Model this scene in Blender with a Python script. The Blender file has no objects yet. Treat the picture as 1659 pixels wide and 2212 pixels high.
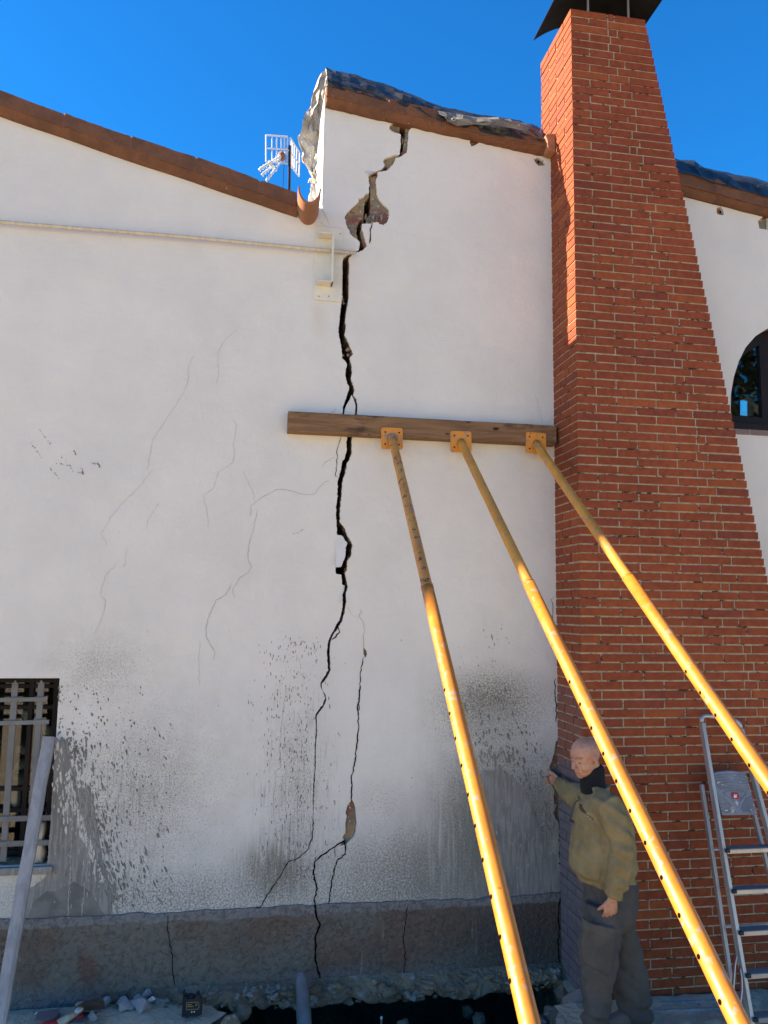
import bpy, bmesh, math, random
from mathutils import Vector, Matrix, noise
from mathutils.geometry import tessellate_polygon, delaunay_2d_cdt
rnd = random.Random(7)
C = bpy.context.scene.collection
scene = bpy.context.scene

# ------------------------------------------------------------------ camera
DW, CH = 5.33, 2.386                      # distance camera - wall, eye height
FP, CX, CY = 1718.0, 829.5, 1106.0
Rw = ((0.98531884, 0.03380017, 0.16734494), (-0.17018701, 0.11675721, 0.9784703), (0.01353374, -0.99258516, 0.12079543))
CAM = Vector((0, -DW, CH))
def col(j): return Vector((Rw[0][j], Rw[1][j], Rw[2][j]))
cam = bpy.data.cameras.new('camera'); camo = bpy.data.objects.new('camera', cam); C.objects.link(camo)
rx, uy, bz = col(0), -col(1), -col(2)
camo.matrix_world = Matrix(((rx.x, uy.x, bz.x, CAM.x), (rx.y, uy.y, bz.y, CAM.y), (rx.z, uy.z, bz.z, CAM.z), (0, 0, 0, 1)))
cam.sensor_fit = 'VERTICAL'; cam.sensor_height = 36.0; cam.sensor_width = 27.0; cam.lens = 36.0 * FP / 2212.0
cam.clip_start = 0.05; cam.clip_end = 3000
scene.camera = camo
# ------------------------------------------------------------------ light
SA, SB = 6.3, 3.45                        # sun travels (SA, -1, -SB)
sdir = Vector((SA, -1, -SB)).normalized()
world = bpy.data.worlds.new("World"); scene.world = world; world.use_nodes = True
nt = world.node_tree; bg = nt.nodes['Background']; bg.inputs[1].default_value = 0.09
sky = nt.nodes.new('ShaderNodeTexSky'); sky.sky_type = 'NISHITA'; sky.sun_disc = False
sky.sun_elevation = math.asin(-sdir.z); sky.sun_rotation = math.atan2(-sdir.x, -sdir.y)
sky.air_density = 1.0; sky.dust_density = 0.3; sky.ozone_density = 2.5; sky.altitude = 300
hs = nt.nodes.new('ShaderNodeHueSaturation'); hs.inputs['Saturation'].default_value = 1.6; hs.inputs['Hue'].default_value = 0.510
nt.links.new(sky.outputs[0], hs.inputs['Color']); nt.links.new(hs.outputs[0], bg.inputs[0])
sun = bpy.data.lights.new('sun', 'SUN'); suno = bpy.data.objects.new('sun', sun); C.objects.link(suno)
sun.energy = 5.0; sun.angle = math.radians(0.5); sun.color = (1.0, 0.90, 0.76)
suno.rotation_euler = sdir.to_track_quat('-Z', 'Y').to_euler()
suno.location = (-20, 5, 15)
scene.view_settings.view_transform = 'Standard'; scene.view_settings.look = 'None'
scene.view_settings.exposure = 1.88; scene.view_settings.gamma = 1.0
scene.view_settings.use_white_balance = True; scene.view_settings.white_balance_temperature = 7700; scene.view_settings.white_balance_tint = 13
scene.render.engine = 'CYCLES'
scene.cycles.max_bounces = 8; scene.cycles.diffuse_bounces = 4

# ------------------------------------------------------------------ helpers
def at(x, y, Y=0.0):
    """point of the plane Y=const seen at photo position (x,y) of a 1659 x 2212 view"""
    v = Vector(((x - CX) / FP, (y - CY) / FP, 1.0))
    r = Vector([sum(Rw[i][j] * v[j] for j in range(3)) for i in range(3)])
    return CAM + r * ((DW + Y) / r.y)
def atX(x, y, X):
    v = Vector(((x - CX) / FP, (y - CY) / FP, 1.0))
    r = Vector([sum(Rw[i][j] * v[j] for j in range(3)) for i in range(3)])
    return CAM + r * (X / r.x)
def atZ(x, y, Z=0.0):
    v = Vector(((x - CX) / FP, (y - CY) / FP, 1.0))
    r = Vector([sum(Rw[i][j] * v[j] for j in range(3)) for i in range(3)])
    return CAM + r * ((Z - CH) / r.z)
def crop(ox, oy, s):
    """positions read in an enlarged crop -> 1659-wide view"""
    k = 3024 / 1659.0
    return lambda pts: [((ox + a / s) / k, (oy + b / s) / k) for a, b in pts]
def tag(o, label=None, cat=None, group=None, kind=None):
    if label: o['label'] = label
    if cat: o['category'] = cat
    if group: o['group'] = group
    if kind: o['kind'] = kind
    return o
def thing(name, label, cat, loc=(0, 0, 0), group=None):
    o = bpy.data.objects.new(name, None); C.objects.link(o); o.location = loc; o.empty_display_size = 0.1
    return tag(o, label, cat, group)
class MB:
    def __init__(s): s.v = []; s.f = []; s.c = []
    def add(s, vs, fs, c=None):
        n = len(s.v); s.v += [Vector(p) for p in vs]
        s.f += [tuple(i + n for i in f) for f in fs]
        s.c += [c] * len(fs)
    def box(s, a, b, c=None, m=None):
        x0, y0, z0 = a; x1, y1, z1 = b
        vs = [(x0, y0, z0), (x1, y0, z0), (x1, y1, z0), (x0, y1, z0), (x0, y0, z1), (x1, y0, z1), (x1, y1, z1), (x0, y1, z1)]
        if m is not None: vs = [m @ Vector(p) for p in vs]
        s.add(vs, [(3, 2, 1, 0), (4, 5, 6, 7), (0, 1, 5, 4), (1, 2, 6, 5), (2, 3, 7, 6), (3, 0, 4, 7)], c)
    def beam(s, p, q, w, h, up=(0, 0, 1), c=None):
        """rectangular bar from p to q, w across, h along up"""
        p = Vector(p); q = Vector(q); d = (q - p).normalized(); sd = d.cross(Vector(up)).normalized(); u = sd.cross(d)
        vs = []
        for b in (p, q):
            for a_, b_ in ((-1, -1), (1, -1), (1, 1), (-1, 1)): vs.append(b + sd * a_ * w / 2 + u * b_ * h / 2)
        s.add(vs, [(3, 2, 1, 0), (4, 5, 6, 7), (0, 1, 5, 4), (1, 2, 6, 5), (2, 3, 7, 6), (3, 0, 4, 7)], c)
    def tube(s, pts, r, n=12, cap=True, c=None, closed=False):
        pts = [Vector(p) for p in pts]; rs = r if isinstance(r, (list, tuple)) else [r] * len(pts)
        rings = []; prev = None
        for i, p in enumerate(pts):
            if closed: d = pts[(i + 1) % len(pts)] - pts[i - 1]
            else: d = pts[min(i + 1, len(pts) - 1)] - pts[max(i - 1, 0)]
            d.normalize()
            if prev is None:
                u = d.orthogonal().normalized()
            else:
                u = (prev - d * prev.dot(d)).normalized()
            prev = u; w = d.cross(u)
            rings.append([p + (u * math.cos(t) + w * math.sin(t)) * rs[i] for t in [2 * math.pi * k / n for k in range(n)]])
        vs = [p for rg in rings for p in rg]; fs = []
        m = len(pts)
        for i in range(m if closed else m - 1):
            j = (i + 1) % m
            for k in range(n): fs.append((i * n + k, i * n + (k + 1) % n, j * n + (k + 1) % n, j * n + k))
        if cap and not closed: fs += [tuple(range(n - 1, -1, -1)), tuple((m - 1) * n + k for k in range(n))]
        s.add(vs, fs, c)
    def rings(s, rings, cap=True, c=None):
        n = len(rings[0]); vs = [p for rg in rings for p in rg]; fs = []
        for i in range(len(rings) - 1):
            for k in range(n): fs.append((i * n + k, i * n + (k + 1) % n, (i + 1) * n + (k + 1) % n, (i + 1) * n + k))
        if cap: fs += [tuple(range(n - 1, -1, -1)), tuple((len(rings) - 1) * n + k for k in range(n))]
        s.add(vs, fs, c)
    def prism(s, polys, Y0, Y1, c=None, cf=None):
        """extrude X-Z polygons (first outer, rest holes) from Y0 to Y1"""
        pls = [[Vector((x, z)) for x, z in p] for p in polys]
        flat = [p for pl in pls for p in pl]; ed = []; k = 0
        for pl in pls:
            m = len(pl); ed += [(k + i, k + (i + 1) % m) for i in range(m)]; k += m
        V, _, T = delaunay_2d_cdt(flat, ed, [], 0, 1e-6)[:3]
        def inside(p, pl):
            r = False; m = len(pl)
            for i in range(m):
                a, b = pl[i], pl[i - 1]
                if (a.y > p.y) != (b.y > p.y) and p.x < (b.x - a.x) * (p.y - a.y) / (b.y - a.y) + a.x: r = not r
            return r
        keep = []
        for t in T:
            for q_ in range(1, len(t) - 1):
                a, b, d = V[t[0]], V[t[q_]], V[t[q_ + 1]]; ce = (a + b + d) / 3
                if abs((b - a).cross(d - a)) < 1e-12: continue
                if inside(ce, pls[0]) and not any(inside(ce, h_) for h_ in pls[1:]):
                    tt = (t[0], t[q_], t[q_ + 1]); keep.append(tt if (b - a).cross(d - a) > 0 else (tt[0], tt[2], tt[1]))
        n = len(V); vs = [(p.x, Y0, p.y) for p in V] + [(p.x, Y1, p.y) for p in V]
        es = {}
        for t in keep:
            for a, b in ((t[0], t[1]), (t[1], t[2]), (t[2], t[0])): es[(a, b)] = 1
        fs = [t for t in keep] + [(t[2] + n, t[1] + n, t[0] + n) for t in keep]
        fs += [(b, a, a + n, b + n) for (a, b) in es if (b, a) not in es]
        used = sorted({i for f in fs for i in f}); mp = {v: i for i, v in enumerate(used)}
        s.add([vs[i] for i in used], [tuple(mp[i] for i in f) for f in fs], c)
    def grid(s, fn, nu, nv, c=None):
        vs = [fn(i / nu, j / nv) for j in range(nv + 1) for i in range(nu + 1)]
        s.add(vs, [(j * (nu + 1) + i, j * (nu + 1) + i + 1, (j + 1) * (nu + 1) + i + 1, (j + 1) * (nu + 1) + i) for j in range(nv) for i in range(nu)], c)
    def build(s, name, mat, parent=None, smooth=False, bevel=0, fix=True):
        me = bpy.data.meshes.new(name); me.from_pydata([tuple(p) for p in s.v], [], s.f)
        if any(c is not None for c in s.c):
            at_ = me.color_attributes.new('bc', 'FLOAT_COLOR', 'CORNER')
            for p in me.polygons:
                cc = s.c[p.index] or (1, 1, 1)
                for l in p.loop_indices: at_.data[l].color = (cc[0], cc[1], cc[2], 1)
        me.validate()
        if fix:
            bm = bmesh.new(); bm.from_mesh(me); bmesh.ops.recalc_face_normals(bm, faces=bm.faces); bm.to_mesh(me); bm.free()
        if smooth:
            me.polygons.foreach_set('use_smooth', [True] * len(me.polygons))
        o = bpy.data.objects.new(name, me); C.objects.link(o)
        if mat: me.materials.append(mat)
        if parent:
            o.parent = parent; o.matrix_parent_inverse = Matrix.Translation(-Vector(parent.matrix_basis.translation)) if parent.type == 'EMPTY' else Matrix.Identity(4)
        if bevel:
            b = o.modifiers.new('bevel', 'BEVEL'); b.width = bevel; b.segments = 2; b.limit_method = 'ANGLE'
            me.polygons.foreach_set('use_smooth', [True] * len(me.polygons))
            b.harden_normals = True
        return o
def nz(p, s, seed=0): return noise.noise(Vector(p) * s + Vector((seed * 7.3, seed * 3.1, seed * 1.7)))

# ------------------------------------------------------------------ materials
class NT:
    def __init__(s, name):
        s.m = bpy.data.materials.new(name); s.m.use_nodes = True; s.t = s.m.node_tree
        s.b = s.t.nodes['Principled BSDF']; s.geo = s.t.nodes.new('ShaderNodeNewGeometry')
        s.P = s.geo.outputs['Position']
    def n(s, t): return s.t.nodes.new(t)
    def l(s, a, b): s.t.links.new(a, b)
    def val(s, x, sock):
        if isinstance(x, (int, float)): sock.default_value = x
        else: s.l(x, sock)
    def math(s, op, a, b=0.0, clamp=False):
        m = s.n('ShaderNodeMath'); m.operation = op; m.use_clamp = clamp; s.val(a, m.inputs[0]); s.val(b, m.inputs[1]); return m.outputs[0]
    def vm(s, op, a, b):
        m = s.n('ShaderNodeVectorMath'); m.operation = op; s.l(a, m.inputs[0])
        if isinstance(b, (tuple, list)): m.inputs[1].default_value = b
        else: s.l(b, m.inputs[1])
        return m.outputs[1] if op in ('LENGTH', 'DISTANCE', 'DOT_PRODUCT') else m.outputs[0]
    def noise(s, scale, detail=3, rough=0.5, vec=None, dist=0.0):
        t = s.n('ShaderNodeTexNoise'); t.inputs['Scale'].default_value = scale; t.inputs['Detail'].default_value = detail
        t.inputs['Roughness'].default_value = rough; t.inputs['Distortion'].default_value = dist
        s.l(vec if vec is not None else s.P, t.inputs['Vector']); return t.outputs['Fac']
    def voro(s, scale, vec=None, feat='F1', out='Distance'):
        t = s.n('ShaderNodeTexVoronoi'); t.inputs['Scale'].default_value = scale; t.feature = feat
        s.l(vec if vec is not None else s.P, t.inputs['Vector']); return t.outputs[out]
    def ramp(s, x, a, b, lo=0.0, hi=1.0, smooth=True):
        m = s.n('ShaderNodeMapRange'); m.interpolation_type = 'SMOOTHSTEP' if smooth else 'LINEAR'
        s.val(x, m.inputs[0]); m.inputs[1].default_value = a; m.inputs[2].default_value = b; m.inputs[3].default_value = lo; m.inputs[4].default_value = hi
        m.clamp = True; return m.outputs[0]
    def mix(s, f, a, b, mode='MIX'):
        m = s.n('ShaderNodeMix'); m.data_type = 'RGBA'; m.blend_type = mode; s.val(f, m.inputs[0])
        for x, k in ((a, 6), (b, 7)):
            if isinstance(x, (tuple, list)): m.inputs[k].default_value = (x[0], x[1], x[2], 1)
            else: s.l(x, m.inputs[k])
        return m.outputs[2]
    def scaled(s, v):
        return s.vm('MULTIPLY', s.P, v)
    def bump(s, h, strength=0.5, dist=0.01, prev=None):
        b = s.n('ShaderNodeBump'); b.inputs['Strength'].default_value = strength; b.inputs['Distance'].default_value = dist
        s.l(h, b.inputs['Height'])
        if prev is not None: s.l(prev, b.inputs['Normal'])
        return b.outputs[0]
    def ell(s, x, z, rx_, rz, soft=1.0):
        """soft ellipse mask in wall plane around X,Z"""
        v = s.vm('SUBTRACT', s.P, (x, 0, z)); v = s.vm('MULTIPLY', v, (1 / rx_, 0, 1 / rz))
        L = s.vm('LENGTH', v, (0, 0, 0)); return s.ramp(L, 1.0 - soft, 1.0, 1.0, 0.0)
    def done(s, color=None, rough=None, metal=None, normal=None, spec=None):
        if color is not None:
            if isinstance(color, (tuple, list)): s.b.inputs['Base Color'].default_value = (*color[:3], 1)
            else: s.l(color, s.b.inputs['Base Color'])
        if rough is not None: s.val(rough, s.b.inputs['Roughness'])
        if metal is not None: s.val(metal, s.b.inputs['Metallic'])
        if spec is not None: s.b.inputs['Specular IOR Level'].default_value = spec
        if normal is not None: s.l(normal, s.b.inputs['Normal'])
        return s.m
def simple(name, c1, c2=None, scale=8, rough=0.7, metal=0.0, bump=0.3, bscale=60, bdist=0.003, spec=0.4, lo=0.35, hi=0.65, stretch=None, c3=None, s3=20, t3=0.62):
    t = NT(name); c2 = c2 or tuple(x * 0.7 for x in c1)
    v = t.scaled(stretch) if stretch else None
    f = t.ramp(t.noise(scale, 5, 0.6, v), lo, hi)
    colr = t.mix(f, c1, c2)
    if c3: colr = t.mix(t.ramp(t.noise(s3, 4, 0.6, v), t3, t3 + 0.04), colr, c3)
    nb = t.bump(t.noise(bscale, 4, 0.6, v), bump, bdist)
    return t.done(colr, rough, metal, nb, spec)

M = {}
def wall_x(x, y): p = at(x, y, 0); return p.x, p.z
def mk_plaster():
    t = NT('white_plaster'); P = t.P
    clean = t.mix(t.ramp(t.noise(1.3, 4, 0.6), 0.35, 0.7), (0.66, 0.645, 0.60), (0.60, 0.59, 0.555))
    # weathering masks placed on the wall
    def e(x, y, rx_, ry, soft=1.0):
        X, Z = wall_x(x, y); return t.ell(X, Z, rx_ / 322.0, ry / 322.0, soft)
    fine = t.noise(150, 3, 0.8); mid = t.noise(80, 4, 0.75); streak = t.noise(1.0, 4, 0.65, t.scaled((60, 60, 4.5)))
    zones = [(215, 1450, 240, 190, .62), (300, 1720, 420, 420, .66), (640, 1700, 150, 360, .60), (1060, 1545, 270, 190, .95), (1080, 1760, 300, 420, 1.0),
             (900, 1900, 520, 260, .75), (350, 1930, 620, 170, .6), (80, 1930, 260, 110, .6), (600, 1890, 190, 120, .85), (830, 1780, 220, 260, .35)]
    dens = None
    for x, y, a, b, w in zones:
        m = t.math('MULTIPLY', e(x, y, a, b), w)
        dens = m if dens is None else t.math('MAXIMUM', dens, m)
    # speckle: noise must exceed a threshold that falls with density
    spk = t.math('ADD', t.math('MULTIPLY', fine, 0.55), t.math('MULTIPLY', mid, 0.45))
    th = t.math('SUBTRACT', 0.665, t.math('MULTIPLY', dens, 0.24))
    sp = t.ramp(t.math('SUBTRACT', spk, th), -0.02, 0.05)
    spfade = t.math('MULTIPLY', sp, t.ramp(dens, 0.02, 0.30))
    c = t.mix(t.math('MULTIPLY', spfade, 0.72), clean, (0.145, 0.137, 0.115))
    haze_ = t.math('MULTIPLY', dens, t.ramp(t.noise(7, 5, .7), .3, .7, .25, 1.0)); c = t.mix(t.math('MULTIPLY', haze_, 0.52), c, (0.24, 0.225, 0.18))
    # soot coloured veil at the arch right of the props, then streaky grime below it
    veil = t.math('MULTIPLY', e(1070, 1500, 190, 85), t.ramp(mid, 0.35, 0.62)); c = t.mix(t.math('MULTIPLY', veil, 0.72), c, (0.12, 0.115, 0.095))
    g2 = t.math('MULTIPLY', e(1100, 1850, 330, 330, .8), t.ramp(streak, 0.25, 0.62, 0.55, 1.0)); c = t.mix(t.math('MULTIPLY', g2, 0.80), c, (0.135, 0.140, 0.115))
    g3 = t.math('MULTIPLY', e(600, 1870, 130, 110, .9), t.ramp(streak, 0.3, 0.62)); c = t.mix(t.math('MULTIPLY', g3, 0.65), c, (0.15, 0.14, 0.11))
    g4 = t.math('MULTIPLY', e(880, 1890, 330, 130, .9), t.ramp(mid, 0.40, 0.55)); c = t.mix(t.math('MULTIPLY', g4, 0.50), c, (0.20, 0.185, 0.145))
    g5 = t.math('MULTIPLY', e(420, 1960, 620, 110, 1.), t.ramp(mid, 0.45, 0.55)); c = t.mix(t.math('MULTIPLY', g5, 0.6), c, (0.16, 0.15, 0.12))
    pal = t.math('MULTIPLY', e(950, 1800, 60, 200, .9), t.ramp(t.noise(1.0, 3, .5, t.scaled((26, 26, 1.2))), .5, .62)); c = t.mix(t.math('MULTIPLY', pal, .75), c, (0.46, 0.45, 0.41))
    g6 = t.math('MULTIPLY', e(640, 1720, 130, 330, .9), t.ramp(streak, .52, .68)); c = t.mix(t.math('MULTIPLY', g6, .6), c, (0.17, 0.16, 0.14))
    g7 = t.math('MULTIPLY', e(255, 1780, 170, 260, .9), t.ramp(streak, .48, .66)); c = t.mix(t.math('MULTIPLY', g7, .55), c, (0.19, 0.185, 0.165))
    sp2 = t.math('MULTIPLY', e(1085, 1620, 120, 130, .6), t.ramp(mid, .62, .45)); c = t.mix(t.math('MULTIPLY', sp2, .62), c, (0.43, 0.43, 0.405))
    rust = t.math('MULTIPLY', e(820, 1730, 90, 60), t.ramp(mid, 0.5, 0.6)); c = t.mix(t.math('MULTIPLY', rust, 0.45), c, (0.33, 0.17, 0.12))
    # grime under the eaves line, drip stains below the anchor
    yel = t.math('MULTIPLY', e(690, 690, 30, 70), t.noise(9, 3)); c = t.mix(t.math('MULTIPLY', yel, 0.5), c, (0.48, 0.40, 0.27))
    # relief: finer float finish above, coarse roughcast low down
    sep = t.n('ShaderNodeSeparateXYZ'); t.l(P, sep.inputs[0])
    low = t.ramp(sep.outputs[2], 1.5, 0.7)
    h1 = t.noise(45, 4, 0.55); h2 = t.noise(110, 3, 0.6, None, 0.6); h3 = t.noise(6, 3, 0.5)
    nb = t.bump(h3, 0.5, 0.02); nb = t.bump(h1, 0.34, 0.006, nb)
    bb = t.n('ShaderNodeBump'); t.l(t.math('MULTIPLY', low, 0.9), bb.inputs['Strength']); bb.inputs['Distance'].default_value = 0.006; t.l(h2, bb.inputs['Height']); t.l(nb, bb.inputs['Normal'])
    return t.done(c, 0.9, 0, bb.outputs[0], 0.2)
M['plaster'] = mk_plaster()
def mk_cement():
    t = NT('grey_cement'); st = t.noise(1.0, 4, 0.6, t.scaled((50, 50, 6)))
    c = t.mix(t.ramp(t.noise(4, 4), .35, .65), (0.215, 0.215, 0.20), (0.165, 0.165, 0.152)); c = t.mix(t.ramp(st, .42, .62), c, (0.27, 0.265, 0.245)); g_ = t.noise(1.0, 5, .75, t.scaled((70, 70, 14))); c = t.mix(t.math('MULTIPLY', t.ramp(g_, .60, .66), .75), c, (0.50, 0.49, 0.45))
    return t.done(c, 0.85, 0, t.bump(t.noise(60, 4), 0.4, 0.004), 0.3)
M['cement'] = mk_cement()
def mk_splat():
    t = NT('splash_cement'); c = t.mix(t.ramp(t.noise(9, 4), .35, .65), (0.13, 0.13, 0.122), (0.20, 0.20, 0.185))
    return t.done(c, 0.8, 0, t.bump(t.noise(90, 3), 0.3, 0.003), 0.3)
M['splat'] = mk_splat(); M['drip'] = simple('lime_drip', (0.40, 0.39, 0.36), (0.27, 0.265, 0.245), 30) if False else None
def mk_plinth():
    pz_top = at(700, 1952).z
    t = NT('plinth_render')
    big = t.noise(1.6, 3, 0.5); c = t.mix(t.ramp(big, .42, .58), (0.190, 0.175, 0.145), (0.180, 0.132, 0.102))
    c = t.mix(t.ramp(t.noise(3.1, 4, .6), .58, .68), c, (0.195, 0.115, 0.090))
    sep = t.n('ShaderNodeSeparateXYZ'); t.l(t.P, sep.inputs[0])
    blue = t.math('MULTIPLY', t.ramp(sep.outputs[2], 0.18, 0.02), t.ramp(t.noise(2.3, 4), .35, .6)); c = t.mix(t.math('MULTIPLY', blue, .8), c, (0.165, 0.180, 0.200))
    dk = t.ramp(t.noise(1.0, 2, .5, t.vm('ADD', t.P, (3, 0, 0))), .4, .6); X, Z = wall_x(1130, 2040)
    c = t.mix(t.math('MULTIPLY', t.ell(X, Z, .75, .6, .9), .72), c, (0.062, 0.062, 0.060))
    top = t.ramp(t.math('ADD', sep.outputs[2], t.math('MULTIPLY', t.noise(7, 3), 0.07)), pz_top - .03, pz_top - .015); c = t.mix(t.math('MULTIPLY', top, .8), c, (0.25, 0.25, 0.25))
    rim = t.noise(1.0, 4, .6, t.scaled((45, 45, 5))); ex = t.ramp(t.noise(2.0, 3), .55, .65)
    c = t.mix(t.math('MULTIPLY', t.math('MULTIPLY', t.ramp(rim, .6, .68), ex), .6), c, (0.30, 0.29, 0.26))
    h = t.noise(34, 4, 0.62, None, 0.5); h2 = t.noise(130, 3, .6)
    nb = t.bump(h, 1.0, 0.034); nb = t.bump(h2, 0.5, 0.004, nb)
    c = t.mix(t.math('MULTIPLY', t.ramp(h, .55, .35), .5), c, (0.07, 0.066, 0.058))
    return t.done(c, 0.95, 0, nb, 0.2)
M['plinth'] = mk_plinth()
def mk_masonry():
    t = NT('crack_masonry')
    c = t.mix(t.ramp(t.noise(9, 4, .6), .42, .58), (0.20, 0.175, 0.135), (0.31, 0.235, 0.145)); c = t.mix(t.ramp(t.noise(5, 3, .5, t.scaled((1, 1, 3))), .52, .58), c, (0.24, 0.115, 0.085))
    c = t.mix(t.ramp(t.noise(40, 3), .6, .7), c, (0.42, 0.41, 0.37))
    return t.done(c, 0.95, 0, t.bump(t.noise(35, 5, .65), 1.0, 0.02), 0.2)
M['masonry'] = mk_masonry()
M['fainthair'] = simple('faint_crack_grey', (0.38, 0.365, 0.33), (0.26, 0.25, 0.22), 30)
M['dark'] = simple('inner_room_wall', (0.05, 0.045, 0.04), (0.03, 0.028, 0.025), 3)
M['spall'] = simple('bare_mortar', (0.30, 0.26, 0.20), (0.20, 0.17, 0.14), 14, bump=.8, bdist=.01, c3=(0.36, 0.25, 0.14), s3=11, t3=.55)
M['verge'] = simple('painted_verge', (0.165, 0.070, 0.036), (0.115, 0.052, 0.030), 7, 0.85, bump=.9, bscale=34, bdist=.010, c3=(0.36, 0.27, 0.19), s3=30, t3=.70)
M['roof'] = simple('roof_tile', (0.13, 0.10, 0.08), (0.07, 0.065, 0.055), 6, 0.9)
M['gutter'] = simple('terracotta_tile', (0.33, 0.155, 0.085), (0.25, 0.11, 0.06), 9, 0.75, bump=.4, stretch=(1, .2, 1))
def mk_brick():
    t = NT('red_brick'); a = t.n('ShaderNodeAttribute'); a.attribute_name = 'bc'
    f = t.ramp(t.noise(28, 4, .6), .3, .7, .82, 1.12); g = t.ramp(t.noise(2.0, 3), .3, .7, .92, 1.08)
    vv = t.math('MULTIPLY', f, g); m = t.n('ShaderNodeVectorMath'); m.operation = 'SCALE'; t.l(a.outputs['Color'], m.inputs[0]); t.l(vv, m.inputs['Scale'])
    c = t.mix(t.ramp(t.noise(60, 3, .7), .72, .78, 0, .5), m.outputs[0], (0.36, 0.30, 0.25))
    nb = t.bump(t.noise(150, 3, .6), .35, .002); nb = t.bump(t.noise(18, 3), .3, .004, nb)
    return t.done(c, 0.8, 0, nb, 0.3)
M['brick'] = mk_brick()
def mk_mortar():
    t = NT('brick_mortar'); c = t.mix(t.ramp(t.noise(22, 4, .6), .4, .6), (0.42, 0.35, 0.25), (0.31, 0.26, 0.185))
    c = t.mix(t.ramp(t.noise(11, 5, .7, t.scaled((1, 1, 3))), .55, .60), c, (0.045, 0.038, 0.03))
    return t.done(c, .95, 0, t.bump(t.noise(70, 4), .8, .006), .2)
M['mortar'] = mk_mortar()
M['slurry'] = simple('grey_slurry_joint', (0.10, 0.105, 0.12), (0.07, 0.073, 0.085), 12)
M['blackmetal'] = simple('dark_sheet_metal', (0.011, 0.011, 0.013), (0.007, 0.007, 0.009), 9, 0.9, 0, spec=.1)
def mk_wood(name, c1, c2, c3, sx, rough=.8, ax=0):
    t = NT(name); s = [sx * 14] * 3; s[ax] = sx
    g = t.noise(1.0, 5, .65, t.scaled(tuple(s)), .8); c = t.mix(t.ramp(g, .35, .65), c1, c2)
    c = t.mix(t.ramp(t.noise(1.0, 4, .6, t.scaled((3, 3, 9) if ax == 0 else (5, 5, 2))), .55, .68), c, c3)
    k = t.voro(1.0, t.scaled((4.2, 4.2, 9.0) if ax == 0 else (9, 9, 3))); c = t.mix(t.ramp(k, .13, .07), c, tuple(x * .35 for x in c3))
    return t.done(c, rough, 0, t.bump(g, .5, .004), .3)
M['timber'] = mk_wood('beam_wood', (0.250, 0.140, 0.070), (0.150, 0.078, 0.038), (0.070, 0.038, 0.024), 1.6)
M['greywood'] = mk_wood('weathered_grey_wood', (0.30, 0.31, 0.315), (0.22, 0.225, 0.235), (0.36, 0.365, 0.36), 1.5, .8, 2)
def mk_yellow(name, chips, base=(0.50, 0.185, 0.020), base2=(0.40, 0.14, 0.015)):
    t = NT(name)
    c = t.mix(t.ramp(t.noise(5, 4), .35, .65), base, base2)
    if chips > 0:
        c = t.mix(t.ramp(t.noise(38, 4, .65, t.scaled((1, .8, .6))), .72 - chips * .14, .735 - chips * .14), c, (0.10, 0.045, 0.035))
    c = t.mix(t.ramp(t.noise(22, 3, .6, t.vm('ADD', t.P, (5, 2, 1))), .61, .635), c, (0.34, 0.20, 0.13))
    return t.done(c, t.ramp(t.noise(30, 3), .3, .7, .34, .58), 0, t.bump(t.noise(14, 2), .15, .004), .5)
M['yel_chip'] = mk_yellow('chipped_shaded_yellow_paint', 1.0, (0.60, 0.25, 0.045), (0.52, 0.20, 0.035)); M['yel'] = mk_yellow('sunlit_yellow_paint', 0.12); M['yel_shade'] = mk_yellow('shaded_yellow_paint', 0.3, (0.62, 0.26, 0.035), (0.53, 0.21, 0.028))  # same paint on all tubes; shade and sun put into separate base colours
M['hole'] = simple('black_hole', (0.006, 0.005, 0.005), (0.004, 0.004, 0.004), rough=1.0, spec=0.0)
M['whitepaint'] = simple('cream_steel_paint', (0.66, 0.64, 0.55), (0.60, 0.58, 0.50), 8, .5, bump=.1)
M['pipe'] = simple('cream_pipe', (0.56, 0.50, 0.38), (0.47, 0.40, 0.29), 14, .6, bump=.3, stretch=(3, 1, 1))
M['alu'] = simple('aluminium', (0.50, 0.48, 0.45), (0.40, 0.385, 0.36), 8, .45, .6, bump=.1, stretch=(1, 1, .1))
M['tread'] = simple('grey_tread', (0.19, 0.18, 0.17), (0.15, 0.145, 0.14), 8, .6, bump=.8, bscale=1, stretch=(1, 180, 1))
M['platform'] = simple('grey_plastic_platform', (0.215, 0.235, 0.265), (0.17, 0.185, 0.21), 10, .55, bump=.2, c3=(0.55, 0.55, 0.53), s3=16, t3=.66)
M['rubber'] = simple('black_rubber', (0.02, 0.022, 0.028), (0.015, 0.016, 0.02))
M['red'] = simple('red_plastic', (0.45, 0.02, 0.03), (0.36, 0.015, 0.025), rough=.5); M['white'] = simple('white_print', (0.75, 0.73, 0.70), (0.68, 0.66, 0.62))
def mk_tarp():
    t = NT('grey_tarpaulin'); c = t.mix(t.ramp(t.noise(7, 4), .35, .65), (0.011, 0.012, 0.011), (0.028, 0.029, 0.026))
    nb = t.bump(t.noise(16, 3, .5, None, 1.0), .5, .012); return t.done(c, .45, 0, nb, .4)
M['tarp'] = mk_tarp()
def mk_tarp2(c1=(0.19, 0.185, 0.17), c2=(0.12, 0.12, 0.11)):
    t = NT('silver_and_sunlit_tarpaulin'); c = t.mix(t.ramp(t.noise(7, 4), .35, .65), c1, c2)
    nb = t.bump(t.noise(16, 3, .5, None, 1.0), .5, .012); return t.done(c, .55, 0, nb, .4)
M['tarp2'] = mk_tarp2(); M['tarp_sunlit'] = mk_tarp2((0.44, 0.43, 0.40), (0.27, 0.265, 0.25))  # last one is a lighter copy: sunlight on the hanging sheet put into its colour
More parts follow.
